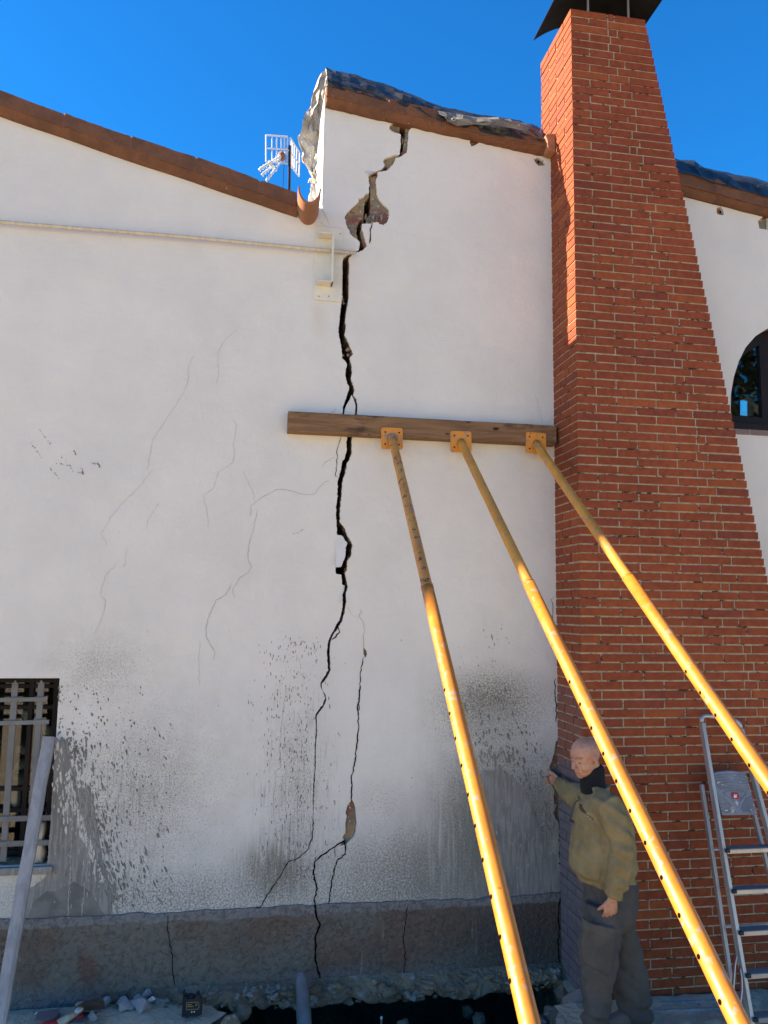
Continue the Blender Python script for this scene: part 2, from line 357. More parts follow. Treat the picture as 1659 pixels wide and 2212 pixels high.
M['darkframe'] = simple('dark_brown_frame', (0.013, 0.008, 0.008), (0.009, 0.006, 0.006), 5, .5, spec=.2)
M['grille'] = simple('grey_painted_bar', (0.155, 0.160, 0.158), (0.12, 0.124, 0.122), 6, .6, bump=.2)
def mk_glass():
    t = NT('window_glass'); tr = t.n('ShaderNodeBsdfTransparent'); gl = t.n('ShaderNodeBsdfGlossy'); gl.inputs['Roughness'].default_value = .02
    tr.inputs[0].default_value = (.75, .78, .76, 1); fr = t.n('ShaderNodeFresnel'); fr.inputs[0].default_value = 1.5; mx = t.n('ShaderNodeMixShader')
    t.l(t.math('ADD', t.math('MULTIPLY', fr.outputs[0], 1.0), .02), mx.inputs[0]); t.l(tr.outputs[0], mx.inputs[1]); t.l(gl.outputs[0], mx.inputs[2])
    t.l(mx.outputs[0], t.t.nodes['Material Output'].inputs[0]); return t.m
M['glass'] = mk_glass()
M['cloth'] = simple('cream_sackcloth', (0.50, 0.44, 0.34), (0.38, 0.33, 0.25), 6, .9, bump=.6, bscale=18, bdist=.01)
M['ground'] = simple('dusty_ground', (0.54, 0.44, 0.31), (0.42, 0.34, 0.235), 2.5, .95, bump=.9, bscale=22, bdist=.03, c3=(0.46, 0.40, 0.31), s3=30, t3=.6)
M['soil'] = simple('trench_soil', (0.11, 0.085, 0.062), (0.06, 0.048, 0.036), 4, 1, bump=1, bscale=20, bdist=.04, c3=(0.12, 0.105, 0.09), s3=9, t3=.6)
M['rock'] = simple('foundation_stone', (0.23, 0.18, 0.12), (0.13, 0.10, 0.07), 6, .95, bump=1, bscale=26, bdist=.02, c3=(0.25, 0.235, 0.21), s3=11, t3=.58)
M['rubble'] = simple('broken_grey_concrete', (0.33, 0.335, 0.34), (0.22, 0.225, 0.235), 9, .9, bump=.6, bscale=50)
M['slab'] = simple('reddish_slab', (0.23, 0.17, 0.155), (0.18, 0.135, 0.125), 5, .85)
M['pvc'] = simple('grey_pvc', (0.15, 0.16, 0.17), (0.10, 0.105, 0.115), 7, .6, bump=.3)

# ------------------------------------------------------------------ setting: ground with the trench
X0t, X1t = at(480, 2150, 0).x, at(1228, 2150, 0).x
EL = lambda y: at(466, 2212, y).x if False else None
XA = atZ(470, 2211).x
tr_out = [(X0t - .02, .9), (X0t - .02, 0.02), (X0t - .05, -.12), (X0t + .02, -.22), (X0t - .06, -.33), (X0t - .09, -.45), (XA + .02, -.62), (XA - .03, -.80), (XA - .05, -1.15),
          (X0t + .5, -1.35), (X0t + 1.1, -1.25), (1.70, -1.25), (1.72, -.95), (1.80, -.75), (1.90, -.55), (2.03, -.40), (2.10, -.2), (2.12, 0.02), (2.12, .9)]
g = MB(); big = [(-400, -400), (400, -400), (400, 400), (-400, 400)]
def jag(poly, amp, step, seed=1):
    out = []; r = random.Random(seed)
    for i in range(len(poly)):
        a = Vector(poly[i]); b = Vector(poly[(i + 1) % len(poly)]); n = max(1, int((b - a).length / step))
        for k in range(n):
            p = a.lerp(b, k / n)
            if k or True: p = p + Vector((r.uniform(-amp, amp), r.uniform(-amp, amp)))
            out.append((p.x, p.y))
    return out
tj = jag(tr_out, .018, .06)
pls = [[Vector((x, y, 0)) for x, y in big], [Vector((x, y, 0)) for x, y in tj]]
flat = [p for pl in pls for p in pl]; g.add([(p.x, p.y, 0.0) for p in flat], [tuple(t_) for t_ in tessellate_polygon(pls)])
# the near apron is one finer, uneven skin of the same ground, laid 4 mm up and running out at its rim
go = g.build('ground', M['ground'], fix=True); tag(go, kind='structure')
for p in go.data.polygons:
    if p.normal.z < 0: p.flip()
def apron(name, x0, x1, y0, y1, amp, seed):
    m = MB()
    def fn(u, v):
        x = x0 + (x1 - x0) * u; y = y0 + (y1 - y0) * v
        e = min(1, 8 * u, 8 * (1 - u), 6 * v, 10 * (1 - v) + .4)
        return (x, y, .004 + e * amp * (0.6 + nz((x, y, 0), 6, seed) + .5 * nz((x, y, 0), 21, seed) + .3 * nz((x, y, 0), 55, seed)))
    m.grid(fn, 110, 60); o = m.build(name, M['ground'], smooth=True); tag(o, kind='structure')
apron('ground_dirt', 1.93, 5.2, -1.6, -.42, .022, 3)
apron('ground_slab', -3.2, X0t - .20, -1.5, -.035, .014, 5)
m = MB(); n = len(tj)
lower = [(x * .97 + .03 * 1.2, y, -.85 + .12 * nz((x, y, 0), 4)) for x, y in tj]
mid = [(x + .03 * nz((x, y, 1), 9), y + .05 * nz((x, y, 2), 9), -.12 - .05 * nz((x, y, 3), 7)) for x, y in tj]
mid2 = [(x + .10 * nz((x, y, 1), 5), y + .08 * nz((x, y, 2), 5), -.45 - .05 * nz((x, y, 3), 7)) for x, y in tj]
top = [(x, y, 0.0) for x, y in tj]
vs = top + mid + mid2 + lower
fs = [(k * n + i, k * n + (i + 1) % n, (k + 1) * n + (i + 1) % n, (k + 1) * n + i) for k in range(3) for i in range(n)]
m.add(vs, fs); fl = tessellate_polygon([[Vector((x, y, 0)) for x, y in tj]]); m.add([(p[0], p[1], p[2]) for p in lower], [tuple(t_) for t_ in fl])
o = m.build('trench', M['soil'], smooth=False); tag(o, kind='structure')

# ------------------------------------------------------------------ house
house = thing('house', 'white plastered gable wall of a house split by a wide dark crack', 'house')
A = crop(1300, 400, 3.403); B = crop(1050, 1150, 2.602); Dc = crop(1050, 1950, 2.602); E = crop(1000, 2700, 1.66)
cl = A([(935, 200), (935, 245), (915, 290), (860, 290), (805, 310), (792, 345), (800, 380), (850, 410), (920, 425), (945, 445), (940, 500), (948, 560), (935, 640), (935, 700), (905, 715), (860, 715), (800, 740), (740, 760), (712, 785), (712, 815), (730, 840), (718, 880), (680, 912), (640, 925), (545, 965), (510, 1000), (518, 1080), (530, 1110), (515, 1160), (520, 1230), (470, 1240), (445, 1275), (420, 1300), (375, 1295), (390, 1330), (350, 1370), (320, 1400), (270, 1450), (230, 1490), (195, 1545), (205, 1600), (215, 1650), (250, 1720), (275, 1780), (330, 1830), (385, 1860), (395, 1900), (385, 1985), (300, 2030), (225, 2052), (185, 2090), (168, 2130), (165, 2200)]) + \
     B([(775, 60), (765, 110), (755, 190), (745, 300), (735, 410), (750, 500), (768, 580), (775, 680), (795, 695), (820, 740), (805, 850), (825, 940), (850, 970), (830, 1040), (800, 1120), (778, 1200), (772, 1300), (800, 1400), (830, 1470), (818, 1540), (822, 1620), (800, 1700), (770, 1740), (765, 1800), (740, 1890), (722, 1940), (730, 2000), (722, 2080)]) + \
     Dc([(728, 0), (710, 130), (715, 280), (720, 405), (775, 415), (800, 460), (825, 490), (808, 540), (805, 620), (770, 700), (760, 735), (706, 738), (710, 805), (765, 815), (770, 900), (780, 925), (775, 1020), (780, 1100), (770, 1190), (745, 1280), (700, 1350), (660, 1430), (630, 1495), (620, 1580), (620, 1680), (630, 1790), (600, 1850), (555, 1910), (550, 1960), (580, 2020), (598, 2080), (570, 2150)]) + \
     E([(435, 140), (402, 190), (404, 300), (397, 400), (395, 560), (387, 650), (385, 780), (386, 860)])
cr = A([(1190, 205), (1190, 225), (1150, 265), (1130, 300), (1060, 380), (1045, 430), (1048, 500), (1038, 600), (1030, 680), (985, 712), (940, 738), (880, 755), (868, 800), (845, 840), (800, 890), (768, 922), (700, 935), (640, 945), (630, 1000), (612, 1060), (618, 1150), (625, 1230), (650, 1305), (690, 1355), (740, 1400), (785, 1440), (790, 1540), (770, 1590), (762, 1620), (712, 1655), (660, 1640), (640, 1612), (560, 1625), (540, 1635), (425, 1640), (430, 1720), (455, 1800), (480, 1890), (495, 1930), (465, 1965), (440, 1990), (340, 2030), (290, 2052), (252, 2110), (255, 2200)]) + \
     B([(838, 90), (820, 170), (805, 300), (815, 370), (800, 440), (840, 510), (868, 580), (883, 630), (852, 680), (870, 740), (878, 820), (865, 890), (890, 960), (903, 1000), (885, 1060), (918, 1100), (932, 1180), (925, 1262), (890, 1330), (880, 1470), (870, 1530), (875, 1640), (850, 1720), (825, 1750), (812, 1830), (800, 1880), (780, 1930), (772, 2000), (772, 2080)]) + \
     Dc([(772, 0), (752, 130), (752, 280), (800, 330), (820, 400), (850, 450), (880, 500), (865, 620), (825, 680), (825, 760), (805, 790), (820, 880), (832, 940), (815, 1010), (815, 1090), (800, 1200), (775, 1290), (738, 1350), (690, 1425), (660, 1485), (648, 1560), (648, 1640), (655, 1800), (620, 1870), (570, 1930), (565, 1990), (610, 2050), (610, 2110), (582, 2170)]) + \
     E([(446, 150), (412, 195), (413, 300), (405, 400), (402, 560), (394, 650), (391, 780), (388, 860)])
# masonry behind the plaster: only the truly open, black part of the crack
il = A([(940, 200), (938, 380), (944, 450), (944, 560), (933, 700), (925, 738), (800, 840), (742, 850), (700, 915), (560, 970), (520, 1080), (518, 1160), (520, 1260), (465, 1330), (455, 1480), (440, 1560), (385, 1600), (352, 1690), (366, 1800), (393, 1900), (385, 1990), (300, 2030), (230, 2052), (172, 2120), (168, 2200)])
ir = A([(1020, 205), (1015, 345), (1010, 450), (990, 560), (978, 640), (950, 725), (850, 800), (772, 850), (765, 915), (580, 985), (535, 1010), (535, 1160), (548, 1240), (545, 1400), (540, 1500), (500, 1535), (482, 1620), (420, 1650), (412, 1780), (440, 1880), (465, 1960), (400, 1998), (330, 2030), (262, 2052), (248, 2110), (250, 2200)])
def rough_line(pts, amp, seed, step=3.0):
    r = random.Random(seed); out = []
    for i in range(len(pts) - 1):
        a = Vector(pts[i]); b = Vector(pts[i + 1]); n_ = max(1, int((b - a).length / step))
        for k in range(n_):
            p = a.lerp(b, k / n_)
            out.append((p.x + (r.uniform(-amp, amp) if (k or i) else 0), p.y + (r.uniform(-amp, amp) * .6 if (k or i) else 0)))
    out.append(pts[-1]); return out
def xz(pts): return [(at(x, y).x, at(x, y).z) for x, y in pts]
kA = len(A([(0, 0)] * 1)); 
CL = rough_line(cl, .95, 3, 2.2); CR = rough_line(cr, .95, 4, 2.2)
crack = xz(CL) + xz(CR)[::-1]
nB = [i for i, p in enumerate(cl) if p[1] > A([(165, 2200)])[0][1] + 2][0]; nBr = [i for i, p in enumerate(cr) if p[1] > A([(165, 2200)])[0][1] + 2][0]
icrack = xz(rough_line(il + cl[nB:], .9, 5)) + xz(rough_line(ir + cr[nBr:], .9, 6))[::-1]
# wall outline: low roof on the left, higher gable from X=0.44, sloping on behind the chimney
GX = at(703, 205).x
pL0, pL1 = at(0, 214, 0), at(641, 432, 0); mL = (pL1.z - pL0.z) / (pL1.x - pL0.x)
def zL(x): return pL0.z + mL * (x - pL0.x)
pR0, pR1 = at(703, 198, 0), at(1187, 308, 0); mR = (pR1.z - pR0.z) / (pR1.x - pR0.x)
def zR(x): return pR0.z + mR * (x - pR0.x)
XL, XR = -9.5, 8.0
wx0, wz0 = wall_x(103, 1868); wx1, wz1 = wall_x(130, 1465); wx = wx1 - .003
win = [(-2.35, wz0), (wx, wz0), (wx, wz1), (-2.35, wz1)]
ax0 = at(1578, 900, 0).x; az0 = at(1585, 912, 0).z
arc = [(1578, 880), (1579, 850), (1585, 815), (1596, 780), (1611, 750), (1632, 726), (1659, 709)]
ap = xz(arc); acx = ap[-1][0] + .14; atop = ap[-1][1] + .045
arch = [(ax0, az0)] + ap + [(acx, atop)] + [(2 * acx - x, z) for x, z in ap[::-1]] + [(2 * acx - ax0, az0)]
spall = xz(E([(640, 745), (655, 770), (663, 800), (672, 900), (664, 960), (650, 992), (618, 1020), (600, 1040), (560, 1045), (590, 1010), (578, 990), (598, 960), (597, 900), (607, 850), (598, 830), (612, 780)]))
r2 = crop(2150, 2900, 5.53); crn = r2([(215, 100), (180, 330), (125, 540), (75, 640), (95, 780), (90, 960), (130, 1060), (185, 1200), (165, 1330), (180, 1460), (220, 1490), (170, 1640), (200, 1760), (245, 1850)])
cornerspall = xz(crn) + [(x, z) for x, z in xz([(1210, 1772), (1208, 1700), (1207, 1640), (1206, 1600)])]
smallspall = xz([(785, 1398), (792, 1406), (793, 1414), (789, 1421), (785, 1412)])
holes_px = [(crop(1100, 200, 1.3825)([(1035, 495), (1060, 465), (1110, 465), (1100, 490), (1065, 515), (1045, 520)])), (crop(1100, 200, 1.3825)([(1385, 590), (1410, 582), (1440, 598), (1447, 625), (1410, 625), (1395, 610)])),
            crop(2550, 600, 3.5)([(960, 755), (1010, 748), (1040, 800), (1052, 850), (1035, 868), (960, 850), (950, 815)]), crop(0, 0, 1)([(2985, 870), (3010, 850), (3024, 862), (3024, 905), (2990, 900)])]
wall_out = [(XL, .06), (XR, .06), (XR, zR(XR)), (GX, zR(GX)), (GX, zL(GX)), (XL, zL(XL))]
sills = [win, arch]
m = MB(); m.prism([wall_out, crack, win, arch, spall, smallspall, cornerspall] + [xz(h) for h in holes_px], 0, .022); m.build('wall', M['plaster'], house)
m = MB(); m.prism([wall_out, icrack, win, arch], .0225, .36)
def lump(m, c_, sx, sy, sz, seed, nn=11):
    r_ = random.Random(seed); bm = bmesh.new()
    for k in range(nn):
        v = Vector((r_.gauss(0, 1), r_.gauss(0, 1), r_.gauss(0, 1))).normalized(); bm.verts.new((c_.x + v.x * sx * r_.uniform(.8, 1), c_.y + v.y * sy * r_.uniform(.8, 1), c_.z + v.z * sz * r_.uniform(.8, 1)))
    bmesh.ops.convex_hull(bm, input=bm.verts); bm.verts.index_update(); m.add([v.co.copy() for v in bm.verts], [tuple(v.index for v in f.verts) for f in bm.faces]); bm.free()
rl_ = random.Random(17); tot = [(a, b) for a, b in zip(cr[nBr:-2], cr[nBr + 1:-1])]
for a, b in tot:
    n_ = max(1, int(abs(b[1] - a[1]) / 16))
    for k in range(n_):
        f_ = (k + rl_.random()) / n_; x_ = a[0] + (b[0] - a[0]) * f_; y_ = a[1] + (b[1] - a[1]) * f_; p_ = at(x_ + 0.3, y_, .045)
        if y_ > 1500: continue
        lump(m, p_, rl_.uniform(.006, .016), rl_.uniform(.02, .05), rl_.uniform(.015, .05), int(x_ * 31 + y_))
for x_, y_, sx_, sz_ in ((712, 1277, .018, .012), (708, 1286, .012, .012), (722, 1281, .016, .010), (700, 1140, .012, .03), (750, 755, .022, .018), (740, 768, .016, .018), (752, 768, .014, .016), (742, 655, .012, .016), (778, 455, .02, .05), (790, 468, .012, .03), (812, 470, .014, .028), (822, 468, .011, .026), (802, 470, .012, .030), (832, 466, .010, .024), (765, 470, .014, .04), (828, 478, .028, .012), (815, 375, .016, .012), (863, 345, .010, .02), (870, 300, .012, .05), (884, 262, .024, .022), (865, 262, .02, .02), (740, 648, .016, .012)):
    lump(m, at(x_, y_, .024), sx_, .018, sz_, int(x_ + y_ * 7), 13)
m.build('masonry', M['masonry'], house)
for k, (x_, y_) in enumerate(((806, 470), (815, 472), (824, 470), (797, 473))):
    m = MB(); lump(m, at(x_, y_, .012), .010, .014, .030, 900 + k, 14); m.build('brick_end', M['slab'] if k % 2 else M['cement'], house)
m = MB(); hole = [(x, z) for x, z in xz([(1588, 925), (1588, 868), (1600, 860), (1622, 862), (1622, 925)])]
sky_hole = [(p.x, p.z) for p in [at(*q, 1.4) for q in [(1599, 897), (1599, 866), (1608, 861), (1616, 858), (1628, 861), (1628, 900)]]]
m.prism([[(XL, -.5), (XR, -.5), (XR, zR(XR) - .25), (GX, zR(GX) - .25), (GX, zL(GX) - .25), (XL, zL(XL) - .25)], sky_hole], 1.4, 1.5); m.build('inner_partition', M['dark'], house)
m = MB(); m.box((GX - .006, .0005, zL(GX) + .03), (GX - .0005, .36, zR(GX) - .02)); m.build('side_wall', M['plaster'], house)
# plaster reveals of window openings come from the wall thickness; side wall of the higher block
m = MB(); m.box((GX, .3605, zL(GX) - .3), (GX + .25, 5, zR(GX) - .06)); m.build('side_wall', M['plaster'], house)
m = MB(); m.prism([[(XL, zL(XL) - .12), (GX - .01, zL(GX) - .12), (GX - .01, zL(GX) + .045), (XL, zL(XL) + .045)]], .12, 6); m.build('roof', M['roof'], house)
m = MB(); m.prism([[(GX + .01, zR(GX) - .05), (XR, zR(XR) - .05), (XR, zR(XR) + .05), (GX + .01, zR(GX) + .05)]], .12, 2.6); m.build('roof', M['roof'], house)
m = MB(); m.box((XR - .3, .37, 0), (XR, 5, zR(XR) - .06)); m.build('side_wall', M['plaster'], house)
m = MB(); m.box((XL, .37, 0), (XL + .3, 5, zL(XL) - .15)); m.build('side_wall', M['plaster'], house)
# verge boards: slab on the gable edge, worn and uneven
def verge(pts_top, pts_bot, Y0, Y1, seed, mat='verge', nseg=70, name='verge'):
    m = MB(); rings = []
    def interp(pts, u):
        L = [0]
        for i in range(len(pts) - 1): L.append(L[-1] + (Vector(pts[i + 1]) - Vector(pts[i])).length)
        s_ = u * L[-1]
        for i in range(len(pts) - 1):
            if s_ <= L[i + 1] + 1e-9: k = (s_ - L[i]) / (L[i + 1] - L[i]); return Vector(pts[i]).lerp(Vector(pts[i + 1]), k)
        return Vector(pts[-1])
    for i in range(nseg + 1):
        u = i / nseg; a = interp(pts_top, u); b = interp(pts_bot, u)
        j1 = .010 * nz((u * 9, 0, 0), 2.2, seed) + .004 * nz((u * 40, 0, 0), 1.7, seed); j2 = .006 * nz((u * 30, 1, 0), 1, seed)
        yf = Y0 + .012 * nz((u * 14, 5, 0), 1, seed)
        zm = b[1] + (a[1] - b[1]) * .36
        j1 += .010 * (1 if nz((u * 26, 3, 0), 1, seed) > .12 else 0) * (abs(nz((u * 90, 3, 0), 1, seed)) + .3) - (.009 if (b[0] * 2.3) % 1 < .035 else 0); yf += (.006 if (b[0] * 2.3) % 1 < .03 else 0) + .010 * ((b[0] * 2.3) % 1 - .5)
        h_ = a[1] - b[1]
        rings.append([Vector((b[0], Y1, b[1] + j2)), Vector((b[0], yf + .050, b[1] + j2)), Vector((b[0], yf + .030, b[1] + h_ * .10 + j2)), Vector((b[0], yf + .012, b[1] + h_ * .30 + j2 * 2)), Vector((a[0], yf + .012 - .012, b[1] + h_ * .34)), Vector((a[0], yf, a[1] - .004 + j1)), Vector((a[0], yf + .012, a[1] + j1)), Vector((a[0], Y1, a[1] + j1))])
    m.rings(rings); return m.build(name, M[mat], house, smooth=False)
OV = -.075
def q(x, y): p = at(x, y, OV); return (p.x, p.z)
a0, a1 = q(0, 197), q(641, 414); b0, b1 = q(0, 241), q(643, 460)
def ext(p, r, X): k = (r[1] - p[1]) / (r[0] - p[0]); return (X, p[1] + k * (X - p[0]))
verge([ext(a0, a1, XL), a0, a1], [ext(b0, b1, XL), b0, b1], OV, .14, 2, nseg=900)
verge([q(705, 181), q(860, 218), q(945, 237), q(955, 255), q(1060, 282), q(1192, 300)], [q(705, 220), q(870, 258), q(1186, 328)], OV, .14, 3, nseg=260)
verge([q(1462, 372), q(1550, 388), q(1565, 398), q(1659, 425), ext(q(1465, 366), q(1659, 420), XR)], [q(1476, 412), q(1659, 458), ext(q(1476, 412), q(1659, 458), XR)], OV, .14, 4, nseg=400)
# bare brick lintel showing over the crack top
m = MB(); r_ = A([(870, 150), (1000, 150), (1190, 225), (1040, 330), (935, 245)])
# plinth with coarse render, split where the crack runs
pz = at(700, 1952).z; 
def plinth_top(x): return pz + .018 * nz((x, 0, 0), 1.1, 3) + .012 * nz((x, 0, 0), 9, 3) + .006 * nz((x, 0, 0), 31, 3)
cp = E([(398, 1395), (400, 1450), (405, 1500), (430, 1555), (400, 1630), (400, 1780), (415, 1850), (430, 1890), (425, 1960)])
cpl = xz(cp)
def splitx(z): 
    for i in range(len(cpl) - 1):
        if cpl[i][1] >= z >= cpl[i + 1][1]: k = (cpl[i][1] - z) / (cpl[i][1] - cpl[i + 1][1]); return cpl[i][0] + k * (cpl[i + 1][0] - cpl[i][0])
    return cpl[0][0] if z > cpl[0][1] else cpl[-1][0]
xe = at(1216, 1950).x
cz = [pz + .03 - (pz - .0) * i / 14 for i in range(15)]
m = MB()
xs = [XL + (-1.9 - XL) * i / 20 for i in range(20)] + [-1.9 + (splitx(pz) - .02 + 1.9) * i / 130 for i in range(130)]
left = [(x, plinth_top(x)) for x in xs] + [(splitx(z) - .0035, min(z, plinth_top(splitx(z)))) for z in cz[1:]] + [(splitx(0), -.02), (XL, -.02)]
m.prism([left], -.016, -.0005)
xs2 = [splitx(pz) + .02 + (xe - splitx(pz) - .02) * i / 110 for i in range(111)]
right = [(splitx(0) + .004, -.02)] + [(splitx(z) + .0035, min(z, plinth_top(splitx(z)))) for z in cz[:0:-1]] + [(x, plinth_top(x)) for x in xs2] + [(xe, -.02)]
m.prism([right], -.016, -.0005); m.build('plinth', M['plinth'], house)
m = MB(); m.box((3.9, -.028, -.02), (XR, -.0005, pz)); m.build('plinth', M['plinth'], house)
# ragged footing hanging over the trench
m = MB()
def foot(u, v):
    x = X0t - .55 + (X1t + .12 - X0t + .55) * u; prof = [(.012, .085), (-.035, .060), (-.065, .035), (-.085, .0), (-.075, -.035), (-.02, -.055), (.15, -.06), (.4, -.05)]
    k = v * (len(prof) - 1); i = min(int(k), len(prof) - 2); f = k - i; y = prof[i][0] + (prof[i + 1][0] - prof[i][0]) * f; z = prof[i][1] + (prof[i + 1][1] - prof[i][1]) * f
    sc = min(1, max(0, (x - (X0t - .5)) / .35)); r0 = nz((x, z, y), 4, 2); r1 = nz((x, z, y), 12, 5); r2_ = nz((x, z, y), 33, 8)
    w = min(1, v * 3); r3 = nz((x, z, y), 70, 9); rd = -abs(r1) * .045 + .02
    return (x + .02 * r1, (y - .05 * abs(r0) * w + rd * w - .014 * r2_ - .006 * r3) * (.35 + .65 * sc) - .031, z + w * (.06 * r0 + .03 * r1 + .012 * r2_) - .01)
m.grid(foot, 320, 46); rf_ = random.Random(33)
for k in range(110):
    x_ = rf_.uniform(X0t - .35, X1t); q_ = rf_.random(); s_ = .012 + .035 * rf_.random() ** 2; lump(m, Vector((x_, -.05 - .05 * math.sin(q_ * 3.1) - .02, .06 - .12 * q_)), s_ * 1.3, s_, s_ * .8, k + 500, 12)
m.build('foundation', M['rock'], house, smooth=False, fix=False)
# left window: frame, panes, grille
wnd = MB(); Yf = .17
zt, zb = wz1, wz0
def bars(m, xs_, zs_, w, Y, d, x0, x1, z0, z1):
    for x in xs_: m.box((x - w / 2, Y, z0), (x + w / 2, Y + d, z1))
    for z in zs_: m.box((x0, Y + .002, z - w / 2), (x1, Y + d - .002, z + w / 2))
F = crop(0, 2600, 2.457)
def fx(x): return at(*F([(x, 900)])[0], Yf).x
def fz(y): return at(*F([(300, y)])[0], Yf).z
bars(wnd, [wx - .03, fx(505), fx(265)], [], .030, Yf, .05, -2.35, wx, zb, zt)
bars(wnd, [], [zt - .03, zb + .03, fz(250), fz(455), fz(1240), fz(1450)], .026, Yf, .05, -2.35, wx, zb, zt)
window = wnd.build('window_frame', M['darkframe'], house, bevel=.003)
tag(window)
m = MB(); m.box((-2.35, Yf + .02, zb), (wx, Yf + .024, zt)); m.build('window_pane', M['glass'], window)
m = MB(); m.box((-2.4, -.035, zb - .045), (wx + .03, .20, zb - .002)); m.build('window_sill', M['cement'], house, bevel=.004)
gm = MB(); Yg = .045
def gp(x, y): return at(*F([(x, y)])[0], Yg)
gr = thing('window_grille', 'grey steel bar grille with pointed uprights in front of the left window', 'window grille')
for xt, xb in ((147, 30), (400, 272), (-110, -230)):
    t0 = gp(xt, 235 if xt != 400 else 232); b0_ = gp(xb, 1945)
    m = MB(); m.beam(b0_, t0, .037, .012, up=(0, 1, 0)); 
    tp = t0 + Vector((0, 0, .02)); w = .0185
    d_ = (t0 - b0_).normalized()
    m.prism([[(t0.x - w, t0.z), (t0.x + w, t0.z), (t0.x, t0.z + .028)]], Yg - .006, Yg + .006); m.build('bar', M['grille'], gr, bevel=.0015)
for yl, yr, xr in ((375, 372, 465), (603, 592, 480), (1530, 1515, 520), (1770, 1755, 520)):
    m = MB(); a = gp(-330, yl + 12); b = gp(xr, yr); a.y = b.y = Yg - .012; m.beam(a, b, .012, .032 if yl > 1000 else .026); m.build('rail', M['grille'], gr, bevel=.0015)
# things lying inside the window
def crumple(name, label, pts, Y, depth, mat, seed, folds=10):
    """cloth bundle: closed lumpy volume with outline pts (in F crop px)"""
    P3 = [at(*F([p])[0], Y) for p in pts]; c_ = sum(P3, Vector()) / len(P3); m = MB(); n_ = 40; rings = []
    def outline(t):
        k = t * len(P3); i = int(k) % len(P3); f = k - int(k); return P3[i].lerp(P3[(i + 1) % len(P3)], f)
    for s_, yy in ((1, 0), (.97, -.35), (.86, -.7), (.6, -.92), (.25, -1.0), (.02, -1)):
        rg = []
        for k in range(n_):
            o_ = outline(k / n_); p = c_.lerp(o_, s_); p = Vector((p.x, Y + yy * depth, p.z)); f = depth * .35 * nz((p.x * 2.2, 0, p.z * 5), folds, seed); rg.append(p + Vector((0, f * s_, 0)))
        rings.append(rg)
    m.rings(rings); o = m.build(name, mat, smooth=True); tag(o, label, 'sack' if name == 'sack' else 'cloth'); return o
crumple('sack', 'cream cloth sack hanging over the window sill behind the leaning plank', [(410, 1545), (455, 1560), (450, 1640), (430, 1720), (455, 1850), (430, 1970), (330, 2015), (345, 1800), (380, 1680)], .10, .06, M['cloth'], 2, 16)
crumple('cloth', 'beige cloth folded into an arch behind the window panes', [(130, 1075), (150, 1000), (210, 950), (520, 960), (520, 1030), (330, 1030), (230, 990), (160, 1040)], .42, .10, M['cloth'], 3)
crumple('cloth', 'stack of cream folded cloths below the arched cloth in the window', [(60, 1200), (70, 1100), (300, 1080), (520, 1110), (520, 1210), (200, 1215)], .42, .10, M['cloth'], 4, 14)
crumple('cloth', 'white cloth bundle high up behind the window grille', [(160, 470), (270, 470), (340, 480), (520, 660), (500, 740), (420, 700), (330, 610), (240, 580)], .42, .06, M['white'], 5)
crumple('cloth', 'striped light cloth low down behind the window grille', [(105, 1255), (210, 1250), (205, 1420), (190, 1490), (110, 1480), (125, 1420)], .42, .05, M['white'], 6)
crumple('cloth', 'rolled cream cloth lying on top of the arched cloth in the window', [(160, 830), (200, 800), (330, 830), (440, 870), (430, 940), (250, 900), (170, 880)], .42, .08, M['cloth'], 9)
# arched window
m = MB()
def inset(poly, d):
    n_ = len(poly); out = []
    cxm = sum(p[0] for p in poly) / n_; 
    for i in range(n_):
        a = Vector(poly[i - 1]); b = Vector(poly[i]); c_ = Vector(poly[(i + 1) % n_]); e1 = (b - a).normalized(); e2 = (c_ - b).normalized()
        nn = Vector((-(e1 + e2).y, (e1 + e2).x)); nn.normalize(); ar = sum(poly[j][0] * poly[(j + 1) % n_][1] - poly[(j + 1) % n_][0] * poly[j][1] for j in range(n_))
        if ar < 0: nn = -nn
        out.append(tuple(b + nn * d / max(.5, math.sqrt((1 + e1.dot(e2)) / 2))))
    return out
in1 = inset(arch, .045); mx = acx
W2 = crop(2756, 1220, 2.302); pane = [(at(*p_, .11).x, at(*p_, .11).z) for p_ in W2([(279, 962), (284, 700), (310, 562), (348, 458), (425, 388), (530, 322), (548, 700), (558, 982)])]
for k_ in (0, 1, 2): pane[k_] = (max(pane[k_][0], arch[1][0] + .012 + .01 * k_), pane[k_][1])
pane2 = [(2 * mx - x, z) for x, z in pane]
m.prism([arch, pane, pane2], .10, .15)
aw = m.build('arched_window_frame', M['darkframe'], house)
m = MB(); m.prism([pane], .12, .124); m.build('window_pane', M['glass'], aw); m = MB(); m.prism([pane2], .12, .124); m.build('window_pane', M['glass'], aw)
m = MB(); m.box((ax0 - .02, -.012, az0 - .05), (2 * acx - ax0 + .02, .12, az0 - .002)); m.build('window_sill', M['darkframe'], house, bevel=.004)
for i in range(5): m = MB(); m.box((ax0 - .01 + i * .17, -.008, az0 - .092), (ax0 + .15 + i * .17, -.0005, az0 - .053), None); m.build('sill_brick', M['slab'], house)
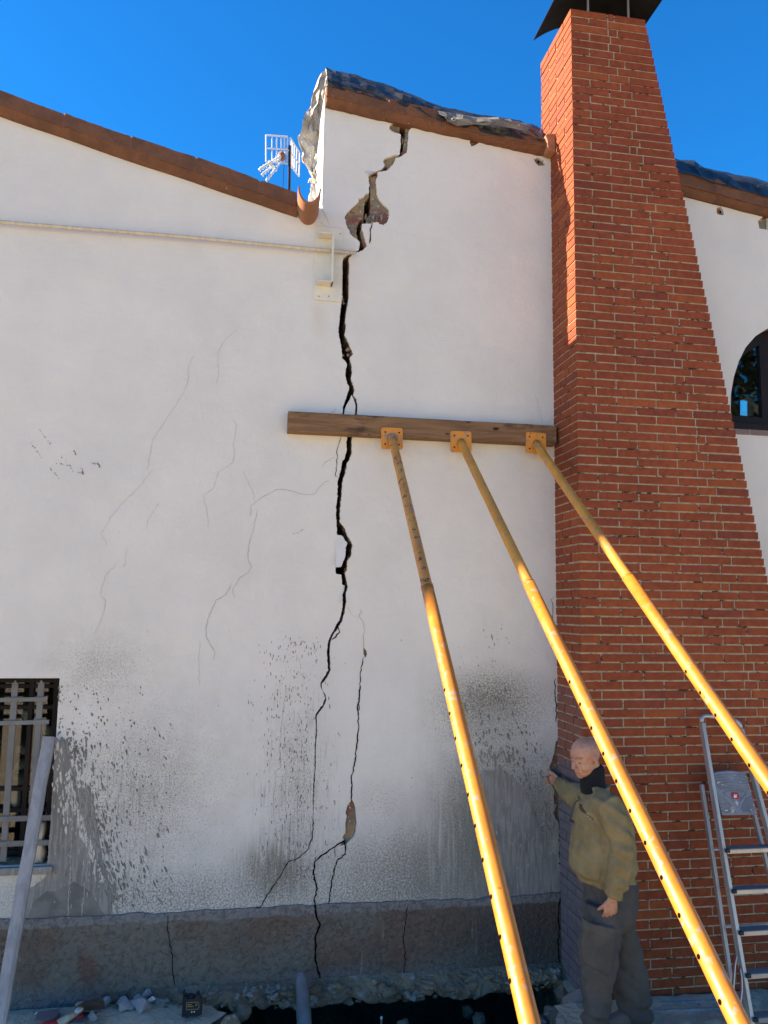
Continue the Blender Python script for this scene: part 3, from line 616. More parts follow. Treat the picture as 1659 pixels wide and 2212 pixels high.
# gutter tile: U channel sticking out of the valley
m = MB(); fr = at(668, 441, -.30); bk = at(667, 486, -.0); R_ = .078; rings = []
for k in range(13):
    u = k / 12; c_ = fr.lerp(bk + Vector((0, .25, .0)), u); rr = R_ * (1 - .04 * u) + .0015 * nz((0, u * 9, 0), 1)
    out = []; inn = []
    for i in range(17):
        t_ = math.pi * (1 + i / 16); hgt = 1.55
        z_ = math.sin(t_) * rr * (hgt if True else 1); out.append(Vector((c_.x + math.cos(t_) * rr, c_.y, c_.z + rr * hgt + z_)))
        inn.append(Vector((c_.x + math.cos(t_) * (rr - .012), c_.y, c_.z + rr * hgt + math.sin(t_) * (rr - .012) * hgt)))
    rings.append(out + inn[::-1])
m.rings(rings); m.build('gutter_tile', M['gutter'], house, smooth=False, bevel=.002)

# cement splashes and hairline cracks on the wall, as thin real skins
sp = MB()
def blob(cx_, cz_, w, h, ang, r, n_=11, Y=-.0015, m=None):
    m = m or sp; pts = []
    for k in range(n_):
        t_ = 2 * math.pi * k / n_; rr = 1 + r.uniform(-.26, .26); x = math.cos(t_) * w * rr; z = math.sin(t_) * h * rr
        if math.sin(t_) < -.3: x *= .7
        pts.append((cx_ + x * math.cos(ang) - z * math.sin(ang), Y, cz_ + x * math.sin(ang) + z * math.cos(ang)))
    m.add(pts + [(cx_, Y - .0015, cz_)], [(k, (k + 1) % n_, n_) for k in range(n_)])
r = random.Random(11)
def inrect(x, z): return False
# left fan: densest by the window reveal, strokes lengthen and lean as they fly out
for i in range(900):
    d_ = r.random() ** 1.7; y = r.uniform(1480, 1960); x = 128 - (y - 1465) * .06 + d_ * (250 if y > 1560 else 190) + (y - 1480) * .10 * r.random()
    if y < 1560 and r.random() < .45: continue
    dist = (x - 110) / 250; X, Z = wall_x(x, y)
    s_ = .0014 + .0052 * r.random() ** 3; el = 1.3 + 3.0 * r.random() * (0.3 + (y - 1460) / 400)
    blob(X, Z, s_, s_ * el, .12 + dist * .35 + r.uniform(-.1, .1), r)
for i in range(560):                                      # mid strokes, near vertical
    x = r.gauss(635, 38); y = r.uniform(1375, 1900); X, Z = wall_x(x, y); s_ = .0013 + .0022 * r.random() ** 2; blob(X, Z, s_, s_ * r.uniform(2, 5.5), r.uniform(-.06, .06), r, 7)
for i in range(330):                                      # right fan above the grey patch
    a_ = r.uniform(0, 1); x = 1000 + a_ * 190; y = 1480 + r.random() * 190 + max(0, a_ - .5) * 330; X, Z = wall_x(x, y); s_ = .0015 + .0058 * r.random() ** 2.6
    blob(X, Z, s_, s_ * r.uniform(1.3, 3.4), .05 + .3 * (x - 1000) / 200, r)
for i in range(30):
    x = r.gauss(1040, 40); y = r.uniform(1340, 1480); X, Z = wall_x(x, y); s_ = .001 + .002 * r.random(); blob(X, Z, s_, s_ * r.uniform(2, 4), 0, r, 7)
for i in range(60):
    x = r.uniform(300, 1180); y = r.uniform(1350, 1900); X, Z = wall_x(x, y); s_ = .001 + .0018 * r.random(); blob(X, Z, s_, s_ * r.uniform(1, 3), r.uniform(0, .3), r, 6)
for x, y, w, h in ((1063, 1378, 3, 12), (1068, 1392, 2, 6), (223, 1548, 5, 3), (282, 1556, 5, 3), (290, 1562, 4, 6), (1008, 1535, 4, 9), (1056, 1548, 6, 12), (1005, 1525, 5, 14), (1098, 1590, 6, 12), (1156, 1620, 5, 14)):
    X, Z = wall_x(x, y); blob(X, Z, w / 640, h / 560, .2, r, 13)
for i in range(60):
    pp = crop(0, 2550, 2.329)([(r.uniform(610, 800), r.uniform(780, 1080))])[0]; X, Z = wall_x(*pp); s_ = .003 + .006 * r.random() ** 2; blob(X, Z, s_, s_ * r.uniform(1.2, 3), .15, r, 12)
# scratched dark marks high on the left
Gc = crop(0, 1300, 1.276)
for a, b in (((200, 500), (255, 575)), ((155, 568), (210, 640)), ((265, 663), (355, 682)), ((305, 632), (370, 710)), ((245, 685), (300, 748)), ((392, 715), (420, 722)), ((410, 690), (418, 720)), ((458, 668), (500, 672)), ((490, 650), (502, 690)), ((370, 603), (382, 628)), ((1475, 1025), (1530, 1000))):
    for k in range(14):
        t_ = r.random(); pp = Gc([(a[0] + (b[0] - a[0]) * t_ + r.uniform(-4, 4), a[1] + (b[1] - a[1]) * t_ + r.uniform(-4, 4))])[0]; X, Z = wall_x(*pp)
        blob(X, Z, .0011 + .0016 * r.random(), .0015 + .004 * r.random(), .4, r, 6)
o = sp.build('cement_splatter', M['splat'], house); tag(o, kind='stuff')
def hair(pts, w, seed, m=None, Y=-.003, amp=1.6):
    m = MB()
    rl = rough_line(pts, amp, seed, 5.0); P_ = [Vector((*wall_x(*p),)) for p in rl]; rr = random.Random(seed); vs = []
    for i, p in enumerate(P_):
        d_ = (P_[min(i + 1, len(P_) - 1)] - P_[max(i - 1, 0)]); d_.normalize(); nn = Vector((-d_.y, d_.x)); ww = w * (.35 if i in (0, len(P_) - 1) else rr.uniform(.6, 1.35)) / 2
        vs += [(p.x + nn.x * ww, Y, p.y + nn.y * ww), (p.x - nn.x * ww, Y, p.y - nn.y * ww)]
    m.add(vs, [(2 * i, 2 * i + 1, 2 * i + 3, 2 * i + 2) for i in range(len(P_) - 1)]); m.build('hairline_crack', M['hole'] if w > .0030 or Y < -.02 else M['fainthair'], house)
# big trowelled / sprayed patches
def patch(pts, Y, seed, name='cement_patch', mat='cement', amp=3.5, step=5):
    rl = rough_line(pts + [pts[0]], 0, seed, step)[:-1]; rr = random.Random(seed)
    out = [(x + rr.uniform(-amp, amp) * .6, y + rr.uniform(-amp, amp)) for x, y in rl]
    m = MB(); m.prism([xz(out)], Y, -.0004); return m.build(name, M[mat], house)
Kc = crop(0, 2550, 2.329)
base = Kc([(515, 815), (545, 850), (560, 815), (600, 840), (622, 870), (640, 950), (628, 1010), (650, 1060), (630, 1160), (660, 1190), (690, 1080), (705, 1180), (685, 1290), (720, 1340), (745, 1260), (770, 1300), (800, 1260), (830, 1330), (860, 1340), (865, 1480), (885, 1560), (905, 1700), (925, 1860), (950, 1980), (985, 2080), (1010, 2212)]) + \
    [(240, 1950), (243, 1980), (150, 1990), (20, 1995), (30, 1960), (55, 1925), (85, 1905), (100, 1893), (102, 1872), (106, 1820), (118, 1640)] + Kc([(470, 1500), (490, 1200), (500, 1000), (508, 830)])
patch(base, -.0022, 21, amp=1.6)
rg_ = random.Random(91); gp_ = MB(); st_ = MB()
for k in range(420):                                      # long strokes thrown out from the sprayed patch
    y = rg_.uniform(1600, 1960); xe2 = 126 + (y - 1590) * .30; x = xe2 + abs(rg_.gauss(0, 1)) * 34; X, Z = wall_x(x, y); s_ = .0016 + .0036 * rg_.random() ** 1.6
    blob(X, Z, s_, s_ * rg_.uniform(2.2, 6.0), .13 + (x - 120) / 900, rg_, 11, -.0024, st_)
o = st_.build('thrown_stroke', M['splat'], house); tag(o, kind='stuff')
for k in range(260):
    y = rg_.uniform(1610, 1920); xe2 = 128 + (y - 1600) * .30 if y < 1760 else 176 + (y - 1760) * .36
    x = xe2 - abs(rg_.gauss(0, 1)) * 22; X, Z = wall_x(x, y); s_ = .0025 + .005 * rg_.random() ** 2
    if x > 112 and (y < 1800 or x > xe2 - 20): blob(X, Z, s_, s_ * rg_.uniform(2, 5), .12, rg_, 10, -.0035, gp_)
for k in range(14):
    y = rg_.uniform(1840, 1960); x = rg_.choice([120, 150, 152, 176, 180, 190]) + rg_.uniform(-3, 3); X, Z = wall_x(x, y); blob(X, Z, .0025, .012 * rg_.random() + .006, .03, rg_, 8, -.0052, gp_)
for ptsr in ([(152, 1690), (157, 1760), (153, 1850), (148, 1960), (146, 1985)], [(192, 1830), (186, 1900), (176, 1980)]):
    hair(ptsr, .006, 41, None, -.0046); C.objects[-1].data.materials[0] = M['fainthair']; C.objects[-1].name = 'drip'
o = gp_.build('bare_gap', M['plaster'], house); tag(o, kind='stuff')
fr_ = MB()
for k in range(170):
    y = rg_.uniform(1610, 1975); xe2 = 128 + (y - 1600) * .30 if y < 1760 else 176 + (y - 1760) * .33
    x = xe2 + rg_.gauss(2, 9); X, Z = wall_x(x, y); s_ = .003 + .007 * rg_.random() ** 2; blob(X, Z, s_, s_ * rg_.uniform(1.6, 5), .13, rg_, 10, -.0026, fr_)
for k in range(90):
    t_ = rg_.random(); x = 1035 + t_ * 165; y = 1665 + max(0, t_ - .55) * 330 - 25 + rg_.gauss(0, 12); X, Z = wall_x(x, y); s_ = .004 + .007 * rg_.random() ** 2; blob(X, Z, s_, s_ * rg_.uniform(1.4, 3.5), .1 + .2 * t_, rg_, 10, -.0026, fr_)
o = fr_.build('ragged_edge', M['cement'], house); tag(o, kind='stuff')
# smooth darker trowel mark under it
patch([(122, 1925), (160, 1905), (195, 1925), (215, 1960), (235, 1985), (60, 1985), (72, 1950), (100, 1925)], -.0034, 22, mat='splat', amp=1.0)
Rc = crop(1850, 2250, 1.77)
patch(Rc([(60, 1425), (95, 1380), (150, 1395), (200, 1370), (245, 1385), (290, 1430), (330, 1470), (375, 1500), (400, 1560), (425, 1650), (460, 1720), (480, 1790)]) + [(1200, 1850), (1212, 1935), (1100, 1938), (1060, 1938), (1045, 1850), (1040, 1750)], -.0022, 23, mat='cement', amp=1.6)
# hairline cracks
HW = .0032
for _pl in ([(398, 1395), (400, 1450), (405, 1500), (430, 1555), (400, 1630), (400, 1780), (415, 1850), (430, 1890), (425, 1960)],): hair(E(_pl), .0105, 55, None, -.0205, .9)  # black strip over the plinth gap, painting in the shade of its depth
for pts, w in ((Gc([(975, 130), (945, 180), (950, 240), (925, 310), (880, 380), (815, 480), (770, 550), (750, 640), (738, 705)]), .5), (Gc([(768, 700), (690, 800), (630, 855), (560, 930), (510, 1025), (545, 1090)]), .45), (Gc([(590, 1170), (530, 1230), (505, 1330), (535, 1360), (500, 1480), (460, 1540)]), .5),
               (Gc([(1190, 0), (1140, 40), (1095, 110), (1098, 230), (1085, 280)]), .45), (Gc([(1170, 450), (1188, 480), (1175, 570), (1178, 640), (1165, 670), (1100, 710), (1070, 800), (1020, 830), (1045, 920), (1045, 990)]), .5), (Gc([(1220, 700), (1270, 820), (1280, 860)]), .4),
               (Gc([(1659, 757), (1630, 765), (1580, 825), (1530, 828), (1430, 800), (1390, 800), (1300, 850), (1262, 880), (1258, 940)]), .75), (Gc([(1295, 900), (1270, 1010), (1248, 1090), (1248, 1150), (1260, 1190), (1250, 1215), (1200, 1250), (1168, 1310), (1178, 1350)]), .7), (Gc([(1165, 1270), (1130, 1335), (1085, 1355), (1050, 1440), (1033, 1490), (1035, 1540), (1078, 1620), (1075, 1660)]), .85), (Gc([(1005, 1560), (998, 1640), (1003, 1787)]), .5),
               (Gc([(800, 865), (745, 950), (738, 1010)]), .4), (Gc([(640, 1085), (622, 1200)]), .4), (B([(770, 1470), (755, 1530), (720, 1610), (722, 1700), (705, 1880), (730, 1895)]), 1.2), (B([(705, 1885), (690, 1900)]), .9), (B([(705, 1690), (600, 1745), (565, 1790)]), .8),
               (A([(565, 1620), (555, 1680), (530, 1760), (545, 1820), (525, 1900)]), 2.6), (Dc([(815, 1130), (880, 1230), (945, 1255)]), .5), (Dc([(965, 1170), (950, 1250), (990, 1290), (1005, 1390), (995, 1440), (1000, 1520), (990, 1570)]), .9), (Dc([(995, 1655), (970, 1740), (955, 1900), (955, 1990), (940, 2212)]), 1.7), (Dc([(735, 1350), (742, 1400), (700, 1450), (665, 1485)]), 2.2),
               (E([(692, 0), (678, 150), (683, 260), (668, 430), (640, 600), (640, 760)]), 2.3), (E([(387, 860), (380, 1000), (350, 1080), (280, 1130), (220, 1150), (160, 1260), (80, 1380), (40, 1450), (0, 1456)]), 1.8), (E([(600, 1010), (585, 1015), (440, 1110), (400, 1150), (390, 1210), (400, 1280), (410, 1330), (395, 1400), (400, 1440)]), 3.0),
               (E([(593, 1010), (598, 1100), (545, 1140), (520, 1230), (500, 1330), (485, 1420), (487, 1430)]), 2.4), (E([(528, 1050), (532, 1120)]), 1.2), (E([(210, 0), (195, 150), (175, 300), (165, 400), (175, 530), (145, 560), (140, 640), (130, 720), (128, 900)]), .8),
               (crop(1100, 1550, 1.4426)([(1450, 0), (1470, 60), (1480, 110), (1490, 170)]), .5), (crop(2150, 2100, 5.53)([(180, 1370), (120, 1440), (135, 1560), (155, 1760), (140, 1880), (110, 1980), (150, 2090), (140, 2180)]), 1.1), (crop(2150, 2500, 5.53)([(210, 950), (185, 1010), (195, 1080), (180, 1250), (200, 1420), (220, 1480), (225, 1700), (215, 1900)]), 2.0),
               ([(1207, 1770), (1209, 1850), (1212, 1935)], 2.6), ([(690, 480), (703, 488)], .6), (crop(980, 480, 4.608)([(1310, 1580), (1370, 1660), (1420, 1790), (1450, 1850)]), .9)):
    hair(pts, HW * w, int(pts[0][0] * 7) % 997)
hair([(0, 1997), (60, 1993)] + E([(0, 1456)]) + [(560, 1958)], HW * 1.0, 5); hair(E([(740, 1432), (900, 1430), (1000, 1425), (1162, 1418)]), HW * 1.2, 6)
hair([(170, 1998), (210, 1990)], HW, 8)
h2 = None; hair(E([(1000, 1435), (985, 1560), (972, 1650), (985, 1720), (980, 1890)]), HW * 1.6, 9, h2, -.019); hair(crop(0, 3350, 2.074)([(1375, 510), (1368, 620), (1385, 720), (1412, 860), (1412, 1000), (1430, 1090)]), HW * 1.4, 10, h2, -.019)
hair(crop(2150, 3500, 4.157)([(215, 120), (185, 380), (205, 600), (180, 850), (195, 1150), (210, 1230)]), HW * 2.6, 12, h2, -.019)
# loose flakes of plaster standing proud of the crack
def flake(pts, tilt, Yo, seed, name='loose_plaster'):
    P2 = xz(rough_line(pts + [pts[0]], .6, seed, 4)[:-1]); zc = min(z for x, z in P2); m = MB()
    m.prism([P2], -.004, .010)
    m.v = [Vector((p.x, p.y + Yo - (0) + (p.z - zc) * tilt, p.z)) for p in m.v]
    return m.build(name, M['plaster'], house)
flake(Dc([(703, 420), (775, 415), (800, 460), (825, 490), (808, 540), (805, 620), (770, 700), (760, 735), (708, 738)]), .16, -.028, 31)
flake(A([(480, 930), (520, 905), (600, 885), (660, 890), (678, 912), (640, 928), (560, 960), (500, 998), (482, 975)]), .6, -.02, 32)
flake(B([(868, 1055), (850, 1100), (820, 1150), (800, 1200), (790, 1275), (898, 1275), (912, 1180), (905, 1140), (890, 1100)]), .0, -.002, 33)
flake(Dc([(780, 925), (800, 920), (790, 980), (765, 1050), (748, 1104), (736, 1098), (748, 1020)]), .25, -.014, 34)
flake(B([(720, 1150), (722, 1170), (690, 1215), (655, 1238), (660, 1205)]), .25, -.006, 35)
for x, y in ((1020, 303), (1163, 350), (1556, 458)):
    p = at(x, y, .0215); m = MB(); m.tube([p, p + Vector((0, -.002, 0))], .009, 10); m.build('drill_hole', M['hole'], house)

# ------------------------------------------------------------------ chimney
PC = -.413; CXL = 2.146
chim = thing('chimney', 'tall red brick chimney stack with tapered stepped right edge and dark metal cap', 'chimney', (2.8, -.2, 0))
zTop = at(1229, 15, PC).z; cw = .0591; nC = int((zTop + .06) / cw)
z_base = zTop - nC * cw
xr_t = at(1392, 38, PC).x; xr_b = at(1625, 1100, PC).x; zr_b = at(1625, 1100, PC).z; kx = (xr_b - xr_t) / (zTop - zr_b)
yback = atX(1168, 133, CXL).y
bm_ = MB(); r = random.Random(5); rs_ = random.Random(6)
def bcol(z, side):
    b = r.random(); c_ = [0.235, 0.050, 0.018]
    if b < .10: c_ = [0.275, 0.064, 0.020]
    elif b > .90: c_ = [0.20, 0.042, 0.020]
    v = r.uniform(.93, 1.07); c_ = [k * v for k in c_]
    if side and z < 1.42: 
        w = .90 if z < 1.25 else .55 + .3 * (1.42 - z) / .17; c_ = [k * (1 - w) + q_ * w for k, q_ in zip(c_, (0.118, 0.123, 0.142))]
    elif side and z < 1.9: w = .35; c_ = [k * (1 - w) + q_ * w for k, q_ in zip(c_, (0.16, 0.12, 0.12))]
    return c_
JH = .011; JV = .013; BD = .10
for i in range(nC):
    z0 = z_base + i * cw; z1 = z0 + cw - JH; zc = (z0 + z1) / 2
    xr = xr_t + kx * (zTop - zc); xl = CXL + r.uniform(-.0015, .0015)
    even = i % 2 == 0
    # front bricks
    xs_ = [xl]; x = xl + (.29 if even else .145)
    lastL = .235 if even else .29
    while x < xr - lastL - .04: xs_.append(x); x += .29
    xe_ = xr - lastL + r.uniform(-.012, .012)
    if xe_ - xs_[-1] > .05: xs_.append(xe_)
    xs_.append(xr + JV)
    for k in range(len(xs_) - 1):
        a, b = xs_[k], xs_[k + 1] - JV
        if b - a < .02: continue
        jy = r.uniform(-.0015, .0015); jz = r.uniform(-.001, .001); c_ = bcol(zc, False)
        if k == 0:
            dp = .145 if even else .29
            x0_, x1_ = a, b; y0_ = PC + jy; y1_ = PC + dp - JV
            vs = [(x0_, y0_, z0 + jz), (x1_, y0_, z0 + jz), (x1_, PC + .10, z0 + jz), (x0_, y1_, z0 + jz), (x0_, y0_, z1 + jz), (x1_, y0_, z1 + jz), (x1_, PC + .10, z1 + jz), (x0_, y1_, z1 + jz)]
            cs = bcol(zc, True)
            n0 = len(bm_.f); bm_.add(vs, [(3, 2, 1, 0), (4, 5, 6, 7), (0, 1, 5, 4), (1, 2, 6, 5), (2, 3, 7, 6)], c_); bm_.add(vs, [(3, 0, 4, 7)], cs)
        else: bm_.box((a, PC + jy, z0 + jz), (b, PC + BD, z1 + jz), c_)
    # left flank
    y = PC + (.145 if even else .29); ye = yback if zc > zR(CXL) - .3 else 0.01
    while y < ye - .01:
        y2 = min(y + .29, ye); bm_.box((xl + r.uniform(-.001, .001), y, z0), (xl + BD, y2 - JV if y2 < ye else y2, z1), bcol(zc, True)); y = y2
    # right flank
    y = PC + BD + JV
    while y < ye - .01:
        y2 = min(y + .29, ye); bm_.box((xr - BD, y, z0), (xr, y2 - JV, z1), bcol(zc, False)); y = y2
bw = bm_.build('brickwork', M['brick'], chim, fix=True)
m = MB(); e = .006; zs = [z_base - .05, zTop - JH - .004]
m.prism([[(CXL + e, z_base - .05), (xr_t + kx * (zTop - z_base) - .004, z_base - .05), (xr_t - .002, zTop - JH - .004), (CXL + e, zTop - JH - .004)]], PC + e, .0); 
m.box((CXL + e, .0005, zR(CXL) - .3), (xr_t - .012, yback - .004, zTop - JH - .006)); m.build('mortar', M['mortar'], chim)
# grey slurry film over the joints of the low flank, 2 mm proud of the mortar
m = MB(); m.box((CXL + .0035, PC + .012, z_base), (CXL + .0055, -.001, 1.40)); m.build('slurry_coat', M['slurry'], chim)
# arched sheet cap on posts
pl = atX(1152, 88, CXL - .11); zc0 = pl.z; yb = pl.y; xa, xb = CXL - .11, xr_t + .085
m = MB(); rings = []
def capz(x): u = (x - xa) / (xb - xa) * 2 - 1; return zc0 + .17 * (1 - u * u)
N_ = 28
for yy in (PC - .20, yb):
    rings.append([Vector((xa + (xb - xa) * i / N_, yy, capz(xa + (xb - xa) * i / N_))) for i in range(N_ + 1)] + [Vector((xa + (xb - xa) * i / N_, yy, capz(xa + (xb - xa) * i / N_) + .006)) for i in range(N_, -1, -1)])
m.rings(rings); m.build('cap', M['blackmetal'], chim, smooth=False)
for x, y in ((1270, 20), (1357, 30), (1270, -1), (1357, -1)):
    p = at(x, 25, PC + .04); yy = PC + .04 if y > 0 else yback - .1
    m = MB(); m.box((p.x - .006, yy - .006, zTop - .03), (p.x + .006, yy + .006, capz(p.x) + .002)); m.build('post', M['alu'], chim)
# mortar fillet where the upper verge meets the chimney
m = MB(); p0 = q(1180, 292); p1 = q(1189, 330); m.prism([[(p0[0] - .01, p0[1]), (CXL, p0[1] + .005), (CXL, p1[1] - .01), (p0[0] + .0, p1[1] + .004)]], OV - .03, .0); m.build('verge_end', M['gutter'], house, bevel=.01)

# ------------------------------------------------------------------ tie rod with anchor
an = thing('wall_anchor', 'cream painted steel anchor plate with tie rod running left along the wall', 'wall anchor', at(710, 570, 0))
pa, pb = at(681, 488, -.012), at(738, 652, -.012)
m = MB(); m.box((pa.x, -.012, pb.z), (pb.x, -.0005, pa.z)); m.build('plate', M['whitepaint'], an, bevel=.002)
Yc = -.10; c1 = at(686, 512, -.012); c2 = at(686, 617, -.012); xf = at(721, 560, Yc).x
m = MB(); m.box((c1.x, Yc, c1.z - .008), (xf, -.0125, c1.z)); m.box((c1.x, Yc, c2.z), (xf, -.0125, c2.z + .008)); m.box((xf - .012, Yc - .003, c2.z), (xf, -.0125, c1.z))
m.build('channel', M['whitepaint'], an, bevel=.0015)
ra, rb = at(0, 478, -.045), at(768, 545, -.045); ra = rb + (ra - rb) * 4.0
m = MB(); m.tube([ra.lerp(rb, k / 30) + Vector((0, 0, -.004 * math.sin(k * .9))) for k in range(31)], .0125, 12); m.build('tie_rod', M['pipe'], an, smooth=True)
for x, y in ((690, 505), (735, 505), (689, 640), (710, 640)):
    p = at(x, y, -.0125); m = MB(); m.tube([p, p + Vector((0, -.0015, 0))], .004, 8); m.build('bolt_hole', M['hole'], an)
for k in range(3):
    p = ra.lerp(rb, .10 + .3 * k); m = MB(); m.beam(p + Vector((0, .04, 0)), p + Vector((0, -.0, -.0)), .02, .03); m.build('clip', M['whitepaint'], an)

# ------------------------------------------------------------------ timber and props
bt, bb_ = at(622, 891, -.05), at(621, 934, -.05); bx1 = at(1197, 940, -.05).x
m = MB(); nseg = 40; rings = []
for k in range(nseg + 1):
    x = bt.x + (min(bx1, CXL - .001) - bt.x) * k / nseg; w = .0025 * nz((x, 0, 0), 5, 2)
    zt_ = bt.z + .002 * nz((x, 3, 0), 3); zb_ = bb_.z + .002 * nz((x, 7, 0), 3)
    rings.append([Vector((x, -.0005, zb_)), Vector((x, -.088 + w, zb_)), Vector((x, -.092 + w, zb_ + .004)), Vector((x, -.092 + w, zt_ - .004)), Vector((x, -.088 + w, zt_)), Vector((x, -.0005, zt_))])
m.rings(rings); o = m.build('timber_beam', M['timber'], smooth=False); tag(o, 'brown timber beam fixed flat against the white wall under three prop heads', 'timber beam')
def arcpt(c_, u, v, r0, t_): return c_ + u * math.cos(t_) * r0 + v * math.sin(t_) * r0
def depth_pt(x, y, w, dia=.0632):
    z = FP * dia / w; v = Vector(((x - CX) / FP, (y - CY) / FP, 1.0)) * z
    return CAM + Vector([sum(Rw[i][j] * v[j] for j in range(3)) for i in range(3)])
props = [((848, 950), (1130, 2150), 45.7, 'steel_prop', 'leftmost yellow steel prop, rust chipped near its head plate', 'yel_chip', 0.02, .0),
         ((997, 957), (1568, 2150), 45.7, 'steel_prop', 'middle yellow steel prop crossing in front of the man', 'yel_shade', .02, .06),
         ((1159, 960), (1640, 1660), 35.1, 'steel_prop', 'rightmost yellow steel prop ending beside the brick chimney and passing the stepladder', 'yel_shade', -.02, -.05)]
for i, (tp, bp, wd, nm, lb, upm, rot, sh) in enumerate(props):
    T = at(*tp, -.115); Bq = depth_pt(*bp, wd); d_ = (Bq - T).normalized(); foot_ = T + d_ * ((T.z - .03) / -d_.z)
    t_ = thing('steel_prop', lb, 'prop', foot_, 'yellow props bracing the wall')
    # head plate with rounded corners, flat on the timber
    m = MB(); pts = []; h = .075
    cpt = at(tp[0] - 1, tp[1] - 3, -.1)
    for sx, sz in ((1, 1), (-1, 1), (-1, -1), (1, -1)):
        a0_ = math.atan2(sz, sx) - math.pi / 4
        for k in range(5):
            a_ = a0_ + k * math.pi / 8; pts.append((sx * (h - .016) + .016 * math.cos(a_), sz * (h - .016) + .016 * math.sin(a_)))
    pts = [(cpt.x + x * math.cos(rot) - z * math.sin(rot), cpt.z + x * math.sin(rot) + z * math.cos(rot)) for x, z in pts]
    m.prism([pts], -.101, -.0935); m.build('head_plate', mk_yellow('head_plate_paint', .15 if i < 2 else .5, (0.66, 0.25, 0.025), (0.56, 0.20, 0.02)), t_, bevel=.001)
    for sx, sz in ((1, 1), (-1, 1), (-1, -1), (1, -1)):
        m = MB(); m.tube([(cpt.x + sx * .048, -.1012, cpt.z + sz * .042), (cpt.x + sx * .048, -.1024, cpt.z + sz * .042)], .0058, 10); m.build('bolt_hole', M['hole'], t_)
    if i == 0:
        m = MB(); c0 = cpt + Vector((0, -.001, -.004)); m.tube([c0 + Vector((0, -.0, 0)), c0 + Vector((0, -.020, -.004)), c0 + Vector((0, -.030, -.008))], [.037, .035, .026], 18); m.build('collar', simple('rusty_collar', (0.16, 0.11, 0.10), (0.26, 0.22, 0.20), 30), t_, smooth=True)
    start = Vector((cpt.x, -.10, cpt.z - .004))
    jl = [1.62, 1.62, 1.62][i]
    J = T + d_ * jl
    m = MB(); m.tube([start] + [T + d_ * (.05 + (jl + .3 - .05) * k / 8) for k in range(9)], .0285, 24); m.build('inner_tube', M[upm], t_, smooth=True)
    m = MB(); m.tube([J] + [J.lerp(foot_, k / 10) for k in range(1, 11)], .0316, 28); ot = m.build('outer_tube', M['yel'], t_, smooth=True)
    # pin holes, facing left of the camera
    side = d_.cross(Vector((0, 0, 1))).normalized(); L_ = (foot_ - T).length; toc = (CAM - (T + d_ * 3)).normalized(); toc = (toc - d_ * toc.dot(d_)).normalized(); sd = toc.cross(d_).normalized()
    if sd.x > 0: sd = -sd
    hd = (toc * .42 + sd * .9).normalized() if i == 0 else (toc * .62 + sd * .78).normalized()
    s0 = 2.35; k = 0
    while s0 + k * .135 < L_ - .3:
        c_ = T + d_ * (s0 + k * .135) + hd * .0303; m = MB(); m.tube([c_, c_ + hd * .0022], .0080, 14); k += 1; m.build('pin_hole', M['hole'], t_)
    m = MB(); m.tube([J - d_ * .004, J + d_ * .012], .0325, 24); 
    m.build('weld_ring', M['yel'], t_, smooth=True)
    m = MB(); m.box((foot_.x - .07, foot_.y - .07, .004), (foot_.x + .07, foot_.y + .07, .014)); m.build('foot_plate', M['yel'], t_)

# ------------------------------------------------------------------ leaning plank on the left
pt = at(106, 1592, -.055); z_ = 4.35; v = Vector(((18 - CX) / FP, (2100 - CY) / FP, 1.0)) * z_; pbm = CAM + Vector([sum(Rw[i][j] * v[j] for j in range(3)) for i in range(3)])
d_ = (pbm - pt).normalized(); pb2 = pt + d_ * (pt.z / -d_.z)
m = MB(); rings = []; sd = d_.cross(Vector((0, 1, .2))).normalized(); u_ = sd.cross(d_)
for k in range(31):
    c_ = pt.lerp(pb2, k / 30) + sd * .004 * nz((k * .3, 0, 0), 1); hw = .034 + .002 * nz((k * .5, 2, 0), 1); hd = .022
    rings.append([c_ + sd * a * hw + u_ * b * hd for a, b in ((-1, -1), (.55, -1), (1, -.5), (1, 1), (-1, 1))])
m.rings(rings); o = m.build('plank', M['greywood'], smooth=False); tag(o, 'pale grey weathered wooden batten leaning on the wall beside the grilled window', 'plank')
o.data.materials[0] = M['greywood']

# ------------------------------------------------------------------ tarpaulins
def sheet(name, label, rows, mat, seed, amp=.03, sub=6, thick=.003, grp=None, fr=5.0):
    """rows: list of polylines of 3D points (same length), surface through them"""
    m = MB(); nr = len(rows); nc = len(rows[0]); rj = random.Random(seed)
    def fn(u, v):
        a = u * (nc - 1); i = min(int(a), nc - 2); fa = a - i; b = v * (nr - 1); j = min(int(b), nr - 2); fb = b - j
        p = rows[j][i].lerp(rows[j][i + 1], fa).lerp(rows[j + 1][i].lerp(rows[j + 1][i + 1], fa), fb)
        r1 = abs(nz(p, fr, seed)); r2_ = abs(nz(p, fr * 2.6, seed + 1)); edge = .35 if (v < .02 or v > .98) else 1
        jt = amp * .55 * edge; q_ = Vector((rj.uniform(-1, 1) * jt * .7, rj.uniform(-1, 1) * jt, rj.uniform(-1, 1) * jt * .6))
        return p + q_ + Vector((nz(p, fr, seed + 5) * amp * .5, -amp * (1.3 * r1 + .7 * r2_) * edge, amp * .6 * nz(p, fr * 1.5, seed + 3) * edge))
    m.grid(fn, (nc - 1) * sub, (nr - 1) * sub); o = m.build(name, mat, smooth=False, fix=False)
    s_ = o.modifiers.new('thick', 'SOLIDIFY'); s_.thickness = thick; tag(o, label, 'tarpaulin', grp); return o
def pts(Y, *ps): return [at(x, y, Y) for x, y in ps]
